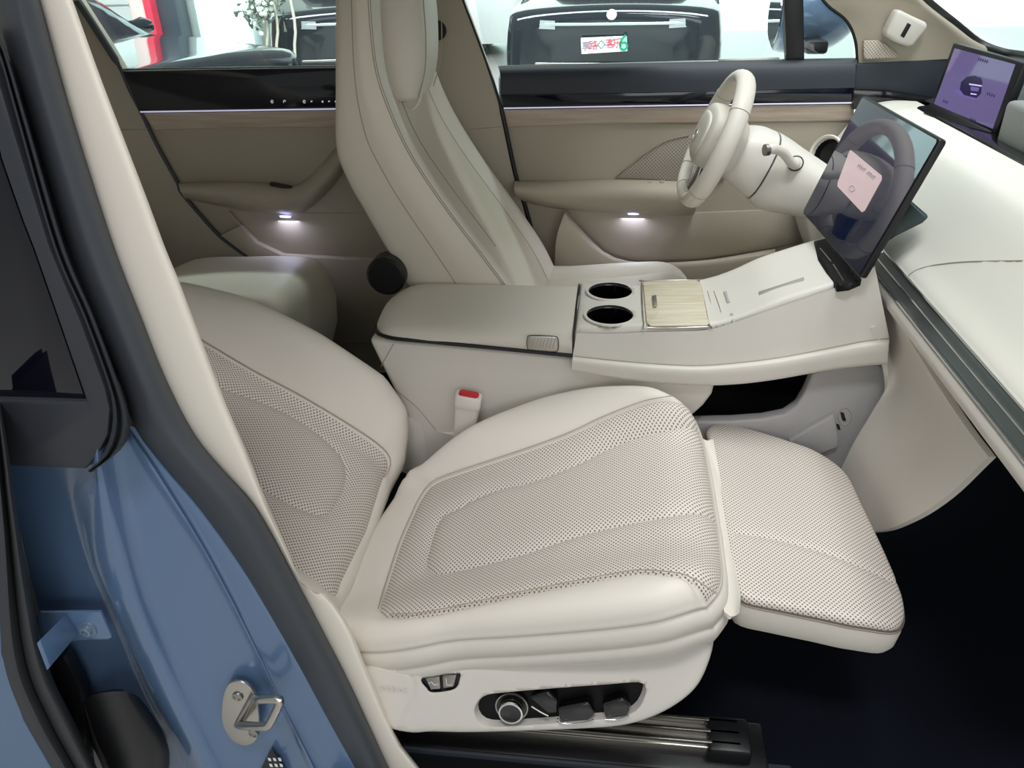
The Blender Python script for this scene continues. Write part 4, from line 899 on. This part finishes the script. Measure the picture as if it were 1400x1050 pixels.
# near middle pillar: cream trim
tlx = [(40, -45), (55, 0), (97, 151), (154, 330), (192, 429), (226, 515), (267, 594), (308, 645), (353, 697), (411, 803), (445, 868), (480, 937), (532, 1050), (550, 1090)]
trx = [(82, -45), (99, 0), (135, 100), (165, 179), (200, 270), (226, 340), (247, 391), (302, 535), (340, 625), (370, 700), (394, 752), (416, 803), (442, 810), (456, 824), (480, 861), (502, 916), (543, 1009), (574, 1050), (600, 1090)]
tr_in = [(x+14, y-4) for x, y in trx]
tm = [((a[0]*.35+b[0]*.65), a[1]*.35+b[1]*.65) for a, b in zip(resample(tlx, 30), resample(trx, 30))]
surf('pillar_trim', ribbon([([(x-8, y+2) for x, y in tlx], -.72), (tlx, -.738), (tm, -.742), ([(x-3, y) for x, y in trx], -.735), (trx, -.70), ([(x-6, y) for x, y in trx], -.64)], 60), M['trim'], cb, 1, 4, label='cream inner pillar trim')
# rubber door seal
rl_ = [(-12, -45), (-2, 0), (5, 50), (85, 330), (128, 440), (166, 532), (186, 592), (225, 640), (271, 695), (322, 765), (360, 827), (405, 905), (446, 981), (490, 1060), (505, 1090)]
t01 = lambda f: [((a[0]*(1-f)+b[0]*f), a[1]*(1-f)+b[1]*f) for a, b in zip(resample(rl_, 40), resample(tlx, 40))]
surf('door_seal', ribbon([([(x-6, y+2) for x, y in rl_], -.735), (rl_, -.750), (t01(.15), -.768), (t01(.45), -.778), (t01(.75), -.768), (t01(.93), -.752), (tlx, -.735), (t01(1.03), -.72)], 60), M['rubber'], cb, 1, 4, label='thick black rubber door seal')
# blue door jamb: recessed face, ridge, main face, raised edge and flange
e0 = [(0, 560), (12, 640), (22, 700), (45, 800), (75, 900), (130, 1000), (180, 1090)]
e1 = [(60, 560), (75, 640), (95, 700), (122, 780), (150, 850), (190, 950), (230, 1020), (262, 1090)]
e2 = [(110, 560), (119, 640), (122, 700), (130, 770), (160, 840), (205, 940), (250, 1020), (285, 1090)]
e3 = [(128, 560), (136, 640), (150, 720), (172, 800), (200, 870), (235, 950), (275, 1030), (305, 1090)]
e4 = [(150, 560), (160, 640), (190, 740), (215, 820), (250, 900), (290, 980), (325, 1050), (345, 1090)]
e5 = [(165, 580), (200, 650), (260, 745), (300, 820), (335, 890), (370, 960), (405, 1040), (425, 1090)]
e6 = [(170, 580), (216, 652), (268, 735), (312, 815), (352, 895), (388, 970), (425, 1045), (445, 1090)]
e7 = [(173, 580), (222, 650), (276, 735), (322, 818), (361, 898), (396, 972), (434, 1046), (455, 1090)]
e8 = [(186, 585), (226, 640), (275, 698), (326, 770), (365, 830), (408, 908), (450, 985), (495, 1065), (510, 1090)]
jb_ = surf('door_jamb', ribbon([(e0, -.74), (e1, -.742), (e2, -.775), (e3, -.79), (e4, -.765), (e5, -.757), (e6, -.766), (e7, -.757), (e8, -.752), ([(x+10, y) for x, y in e8], -.735)], 40), M['blue'], cb, 1, 4, label='light blue painted door jamb')
# striker
sk_c = at((335, 972), Y=-.768)
def pl(px, Y): return at(px, Y=Y)
stp = finish(prism_bm(resample([pl(p, -.770) for p in [(322, 928), (340, 932), (352, 950), (356, 985), (352, 1008), (335, 1016), (318, 1008), (306, 985), (306, 955), (312, 935)]], 40, True), (0, -.006, 0), .002, 2), 'striker_plate', M['satin'], cb, 'silver door latch striker')
tube('striker_loop', [pl((345, 955), -.772), pl((349, 955), -.785), pl((355, 956), -.805), pl((378, 956), -.815), pl((382, 962), -.815), pl((368, 990), -.815), pl((360, 993), -.812), pl((332, 992), -.79), pl((325, 990), -.772)], .0068, M['satin'], stp, 60, 12)
tube('striker_bar', [pl((347, 950), -.778), pl((326, 988), -.778)], .006, M['steel'], stp, n=10)
for px in ((325, 952), (347, 1002)):
    c_ = pl(px, -.777); lathe('screw', c_, (0, -1, 0), [(0, .009), (.003, .0085), (.0035, .006), (.002, .0055), (.002, 0)], M['steel'], stp, 20)
# check strap bracket with its bolt
brk = prism('hinge_bracket', [pl(p, -.775) for p in [(58, 833), (140, 833), (156, 868), (150, 871), (110, 872), (50, 880), (45, 850)]], (0, -.006, 0), M['blue'], cb, .002, label='blue hinge bracket with bolt')
prism('bracket_arm', [pl((88, 842), -.782), pl((105, 868), -.782), pl((64, 917), -.86), pl((50, 880), -.86)], (.004, .004, .004), M['blue'], brk, .001)
bc = pl((121, 859), -.781)
lathe('bolt', bc, (0, -1, 0), [(0, .014), (.003, .0135), (.003, .009), (.010, .0085), (.0105, .005), (.007, .0048), (.007, 0)], mat('painted_bolt', (130, 150, 170), .3, .4), brk, 6*4)
# wiring boot and dark gap behind the rear door edge
surf('wiring_boot', ribbon([([(112, 970), (122, 1010), (140, 1050), (150, 1090)], -.76), ([(122, 952), (140, 1000), (160, 1050), (175, 1090)], -.80), ([(160, 945), (175, 985), (195, 1040), (205, 1090)], -.815), ([(185, 950), (212, 995), (225, 1020), (228, 1060)], -.795), ([(200, 965), (222, 1000), (232, 1030), (230, 1062)], -.76)], 10), M['black'], cb, 3, 4, thick=.004, label='black wiring boot on the jamb')
pxprism('dark_gap', [(44, 875), (60, 915), (86, 898), (110, 940), (125, 1090), (60, 1090), (30, 900)], .02, M['black'], cb, Y=-.775, bev=.003)
stk2 = prism('data_sticker', [pl(p, -.766) for p in [(372, 1023), (390, 1052), (402, 1090), (340, 1090), (358, 1050)]], (0, -.001, 0), M['black'], cb, 0, label='black sticker with white print')
for k in range(4):
    for j in range(3):
        x = 366+j*7+k*2; y = 1036+k*8; prism('print', [pl(p, -.7678) for p in [(x, y), (x+4, y+1), (x+5, y+5), (x+1, y+4)]], (0, .0003, 0), M['white'], stk2, 0)

# ================================================================== NEAR REAR DOOR (ajar, left edge of the photograph)
nd = thing('rear_right_door', 'rear passenger door ajar at the left edge with tinted window and rubber weatherstrip', 'car door', (-.5, -.8, .3))
g_in = [(-12, 150), (0, 216), (30, 302), (45, 340), (80, 440), (118, 549)]
pxprism('window_glass', [(-200, 150), (-14, 150), (0, 216), (30, 302), (45, 340), (80, 440), (118, 551), (60, 549), (-20, 547), (-200, 545)], .005, M['tint'], nd, Y=-.78, bev=.001, label='dark tinted window')
fo = [(-40, 60), (-8, 100), (20, 190), (68, 340), (110, 440), (143, 530), (150, 565), (146, 600), (118, 642)]
fi = [(-60, 100), (-14, 150), (0, 216), (45, 340), (80, 440), (118, 549), (118, 552), (110, 551), (100, 550)]
pxprism('window_frame', [(-60, 60), (-8, 90), (20, 185), (68, 340), (110, 440), (143, 530), (150, 560), (147, 595), (132, 625), (116, 642), (17, 638), (-200, 636), (-200, 545), (-20, 547), (60, 549), (118, 551), (80, 440), (45, 340), (30, 302), (0, 216), (-14, 150)], .03, mat('black_frame', (54, 57, 64), .45), nd, Y=-.79, bev=.004)
c1_ = [(-25, 40), (-4, 70), (22, 160), (72, 335), (113, 432), (146, 522), (154, 560), (151, 595), (138, 625), (120, 644)]
c2_ = [(-15, 40), (2, 70), (30, 165), (79, 335), (120, 432), (154, 525), (164, 565), (162, 598), (148, 626), (122, 645)]
c3_ = [(-8, 40), (8, 70), (38, 170), (87, 335), (129, 436), (164, 530), (177, 575), (173, 604), (152, 626), (124, 646)]
surf('frame_seal', ribbon([(c1_, -.785), ([(a[0]*.5+b[0]*.5, a[1]*.5+b[1]*.5) for a, b in zip(c1_, c2_)], -.80), (c2_, -.787), ([(a[0]*.5+b[0]*.5, a[1]*.5+b[1]*.5) for a, b in zip(c2_, c3_)], -.802), (c3_, -.785), (c3_, -.75)], 40), M['rubber'], nd, 1, 4, label='double lipped rubber seal')
w0 = [(-14, 545), (-10, 640), (-4, 740), (0, 895), (30, 985), (69, 1050), (90, 1090)]
w1 = [(0, 550), (14, 634), (22, 692), (40, 800), (66, 912), (100, 985), (132, 1050), (150, 1090)]
wl = lambda f: [((a[0]*(1-f)+b[0]*f), a[1]*(1-f)+b[1]*f) for a, b in zip(resample(w0, 30), resample(w1, 30))]
surf('weatherstrip', ribbon([(w0, -.80), (wl(.25), -.835), (wl(.5), -.82), (wl(.55), -.815), (wl(.8), -.838), (w1, -.81), (w1, -.78)], 40), M['rubber2'], nd, 1, 4, label='grey rubber weatherstrip on the door edge')
pxprism('outer_skin', [(-300, 640), (-12, 640), (-4, 740), (2, 895), (32, 985), (72, 1055), (95, 1090), (-300, 1090)], .02, M['blue'], nd, Y=-.81, bev=.004)

# ================================================================== SHOWROOM
fl_ = box('floor', (-22, -9, -.1), (16, 16, 0), mat('polished_tile_floor', (196, 196, 192), .25), None, 0); tag(fl_, 'polished pale showroom floor', None, None, 'structure')
def make_car(paint, name, label, group, loc, rot):
    root = thing(name, label, 'car', (0, 0, 0), group)
    def sec(y, w_, zt, zb): return [(-w_, y, zb), (-w_*1.03, y, (zt+zb)/2), (-w_, y, zt-.12), (-w_*.93, y, zt-.03), (-w_*.55, y, zt+.01), (0, y, zt+.025), (w_*.55, y, zt+.01), (w_*.93, y, zt-.03), (w_, y, zt-.12), (w_*1.03, y, (zt+zb)/2), (w_, y, zb)]
    surf('body', [sec(0.02, .55, .80, .30), sec(.0, .78, .98, .26), sec(.06, .90, 1.04, .22), sec(.2, .95, 1.06, .2), sec(.7, .97, 1.10, .2), sec(1.3, .97, 1.13, .2), sec(3.0, .97, 1.13, .2), sec(4.2, .94, 1.12, .2), sec(4.7, .85, 1.05, .3), sec(4.8, .5, .8, .4)], paint, root, 3, 3, caps=True)
    def gs(y, w_, z): return [(-w_, y, 1.08), (-w_*.97, y, 1.08+(z-1.08)*.5), (-w_*.8, y, z-.03), (0, y, z), (w_*.8, y, z-.03), (w_*.97, y, 1.08+(z-1.08)*.5), (w_, y, 1.08)]
    surf('cabin_glass', [gs(1.25, .80, 1.10), gs(1.9, .76, 1.55), gs(2.5, .74, 1.64), gs(3.6, .74, 1.60), gs(4.5, .72, 1.12)], M['tint'], root, 4, 4)
    surf('roof', [[(x*.58, y, z+.012-.02*x*x) for x in (-1, -.5, 0, .5, 1)] for y, z in ((2.0, 1.60), (2.5, 1.65), (3.6, 1.61))], paint, root, 3, 2)
    for s_ in (-1, 1):
        h_ = surf('headlight', [[(s_*x, y-.015, z+dz) for dz in (-.035, 0, .035)] for x, y, z in ((.50, .01, .92), (.68, .02, .93), (.84, .07, .95), (.93, .2, .96))], mat('headlight_'+name+str(s_+1), (210, 216, 220), .15, .6), root, 3, 2, thick=.01)
        for y in (.85, 3.85): lathe('wheel', (s_*.86, y, .35), (s_, 0, 0), [(-.1, .0), (-.1, .33), (-.08, .35), (.08, .35), (.1, .33), (.1, .22), (.08, .2), (.09, 0)], M['black'], root, 28)
        lathe('side_mirror', (s_*1.06, 1.75, 1.15), (s_, 0, 0), [(-.12, 0), (-.11, .06), (0, .085), (.08, .06), (.1, 0)], paint, root, 14)
    tube('light_bar', [(x, -.012+.09*(abs(x)/.9)**4, .925) for x in np.linspace(-.85, .85, 15)], .012, mat('light_bar_'+name, (190, 200, 205), .2, .5), root, n=6)
    box('lower_grille', (-.62, -.01, .36), (.62, .06, .56), M['black'], root, .02)
    tube('bumper_trim', [(x, -.02+.1*(abs(x)/.9)**4, .60) for x in np.linspace(-.8, .8, 13)], .010, M['steel'], root, n=6)
    lathe('badge', (0, -.02, 1.0), (0, -1, .3), [(0, .045), (.012, .04), (.014, 0)], M['white'], root, 20)
    return root
def place(o, loc, rz): o.location = loc; o.rotation_euler = (0, 0, R(rz)); return o
def copy_tree(o, par=None):
    c_ = o.copy(); COL.objects.link(c_)
    if par: c_.parent = par; c_.matrix_parent_inverse = o.matrix_parent_inverse.copy()
    for k in o.children: copy_tree(k, c_)
    return c_
c1_ = make_car(M['carblack'], 'parked_car', 'black parked car with a white number plate seen through the driver window', 'parked cars outside', None, 0)
c2_ = copy_tree(c1_); c2_['label'] = 'black parked car at the left of the driver seat, beside the flowers'
c3_ = copy_tree(c1_); c3_['label'] = 'black car whose rounded hood shows low in the rear door window'
c4_ = make_car(M['white'], 'parked_car', 'white parked car at the far left, beyond the red edged column', 'parked cars outside', None, 0)
c5_ = copy_tree(c4_); c5_['label'] = 'white parked car beside the black one with the number plate'
pc = at((835, 62), Y=6.0)
place(c1_, (pc[0], 6.0, 0), -3)
place(c2_, (at((466, 60), Y=6.6)[0]+.30, 6.6, 0), 16)
place(c3_, (at((292, 92), Y=3.5)[0], 3.5, 0), 72); c3_.scale = (1, 1, .90)
place(c4_, (at((140, 40), Y=11)[0], 11, 0), 10)
place(c5_, (at((722, 40), Y=13)[0], 13, 0), 90)
for k in list(c3_.children):
    if k.name.startswith(('badge', 'light_bar', 'headlight')): bpy.data.objects.remove(k)
# number plate
npx = [(794, 52), (857, 49), (858, 70), (795, 74)]
npo = thing('number_plate', 'white dealer number plate with red characters and a green six on the black car', 'number plate', tuple(at((826, 62), Y=5.96)))
pY = 5.955
prism('plate', [at(p, Y=pY) for p in npx], (0, .012, 0), mat('plate_white', (236, 240, 244), .4, emit=(230, 236, 240), es=.0), npo, .004)
pm2 = prism('green_patch', [at(p, Y=pY-.002) for p in ((847, 49.6), (857, 49.2), (858, 69.8), (848, 70.5))], (0, .004, 0), mat('plate_green', (150, 226, 196), .4), npo, 0)
uxp = at((857, 60), Y=pY)-at((795, 62.5), Y=pY)
rm = mat('plate_red', (206, 60, 84), .5); gm = mat('plate_green_dark', (20, 130, 96), .5)
for ch, px, m_, s_ in (('享', (801, 63.5), mat('plate_grey', (150, 130, 150), .5), .085), ('路', (811, 62.5), rm, .085), ('◇', (822, 61.5), gm, .08), ('客', (834, 60), rm, .085), ('乐', (844, 59.5), rm, .085), ('6', (852.5, 59.5), gm, .19)):
    text('plate_character', ch, s_, at(px, Y=pY-.004), uxp, (0, 0, 1), m_, npo, .002)
# columns and boards
def px_box(nm, lab, cat, x0, x1, Y, d, m_, z1=3.2):
    X0 = at((x0, 60), Y=Y)[0]; X1 = at((x1, 60), Y=Y)[0]
    o_ = box(nm, (X0, Y, 0), (X1, Y+d, z1), m_, None, .01); tag(o_, lab, cat); return o_
cl = thing('showroom_column', 'pale column with a red edge standing beyond the rear door window', 'column', tuple(at((205, 60), Y=7)*np.array([1, 1, 0])))
X0, X1, X2 = (at((x, 60), Y=7)[0] for x in (189, 209, 219))
box('column_face', (X0, 7, 0), (X1, 7.5, 3.2), mat('pale_pink_stone', (214, 190, 188), .5), cl, .01)
box('red_edge', (X1, 6.98, 0), (X2, 7.5, 3.2), mat('red_panel', (214, 60, 84), .4), cl, .01, label='glossy red edge')
px_box('dark_column', 'dark slate column right of the red edge', 'column', 219, 251, 7.1, .25, mat('slate', (58, 66, 76), .4))
px_box('grey_panel', 'grey panel between the dark column and the white board', 'panel', 251, 276, 7.4, .3, mat('grey_panel_paint', (150, 158, 158), .5))
px_box('white_board', 'large pale board left of the flowers', 'board', 276, 349, 7.4, .2, mat('glowing_board_paint', (214, 236, 236), .5, emit=(208, 238, 240), es=.35))  # board is no lamp; a faint glow is added to brighten it
px_box('grey_wall', 'greenish grey wall behind the flowers', 'wall', 349, 420, 9.0, .2, mat('grey_wall_paint', (178, 184, 178), .7))
# flowers on tall stems
fw = thing('flower_stand', 'tall stand of grey white flowers on thin stems beside the white board', 'flowers', tuple(at((375, 85), Y=6.2)*np.array([1, 1, 0])))
stm = mat('pale_stem', (196, 190, 176), .5)
for x0, x1, y1 in ((357, 366, 84), (372, 379, 84), (395, 404, 82)):
    b0 = at((x1, y1), Y=6.2); t0 = at((x0, -10), Y=6.2); tube('stem', [np.array([b0[0]+.05, 6.2, .0]), b0, (b0+t0)/2+np.array([.03, 0, 0]), t0], .014, stm, fw, 12, n=6)
fb_ = bmesh.new()
for k in range(90):
    x = random.gauss(357, 10); y = random.gauss(8, 11)
    if x < 335 or x > 384: continue
    p = at((x, y), Y=6.2+random.uniform(-.12, .12)); bmesh.ops.create_icosphere(fb_, subdivisions=1, radius=random.uniform(.018, .034), matrix=Matrix.Translation(Vector(p)))
finish(fb_, 'blossoms', mat('grey_white_blossom', (188, 194, 186), .8), fw)
fb_ = bmesh.new()
for k in range(90):
    x = random.gauss(357, 12); y = random.gauss(14, 12)
    p = Vector(at((x, y), Y=6.2+random.uniform(-.12, .12)))
    m_ = Matrix.Translation(p) @ Matrix.Rotation(random.uniform(0, 6), 4, Vector((random.random()-.5, random.random()-.5, random.random()-.5)).normalized())
    bmesh.ops.create_cone(fb_, segments=4, radius1=.015, radius2=.002, depth=.09, cap_ends=True, matrix=m_)
finish(fb_, 'leaves', mat('dark_leaf', (84, 94, 86), .7), fw)

# ================================================================== LIGHT
W = bpy.data.worlds.new('world'); S.world = W; W.use_nodes = True
bg = W.node_tree.nodes['Background']; bg.inputs['Color'].default_value = (.95, 1.0, .97, 1); bg.inputs['Strength'].default_value = .36
def area(nm, loc, target, size, sy, power, color=(1, 1, 1)):
    l = bpy.data.lights.new(nm, 'AREA'); l.shape = 'RECTANGLE'; l.size = size; l.size_y = sy; l.energy = power; l.color = color
    o_ = bpy.data.objects.new(nm, l); COL.objects.link(o_); o_.location = loc
    o_.rotation_euler = (Vector(target)-Vector(loc)).to_track_quat('-Z', 'Y').to_euler(); return o_
area('showroom_window_light', (1.8, -6.5, 2.6), (.4, 0, .8), 4.0, 2.0, 58, (1, .985, 1))
area('overhead_light', (.25, -2.25, 4.3), (.45, -.5, .6), 1.0,   .5, 54, (1, .965, 1))
area('overhead_light', (1.35, -.1, 4.3), (1.0, 0, .9), 1.6, 1.6, 92, (1, .995, .99))  # added above the windscreen to brighten the dash
area('overhead_light', (-1.5, 3.0, 5.0), (-1.5, 8.5, .4), 12, 1.5, 1500, (.92, 1, .99))  # added to brighten the parked cars and floor outside
fw_ = box('wall_left', (-22, 16, 0), (16, 16.2, 6), mat('daylight_facade', (230, 245, 242), .5, emit=(232, 255, 250), es=1.1), None, 0); tag(fw_, 'bright daylight glass facade across the showroom', None, None, 'structure')
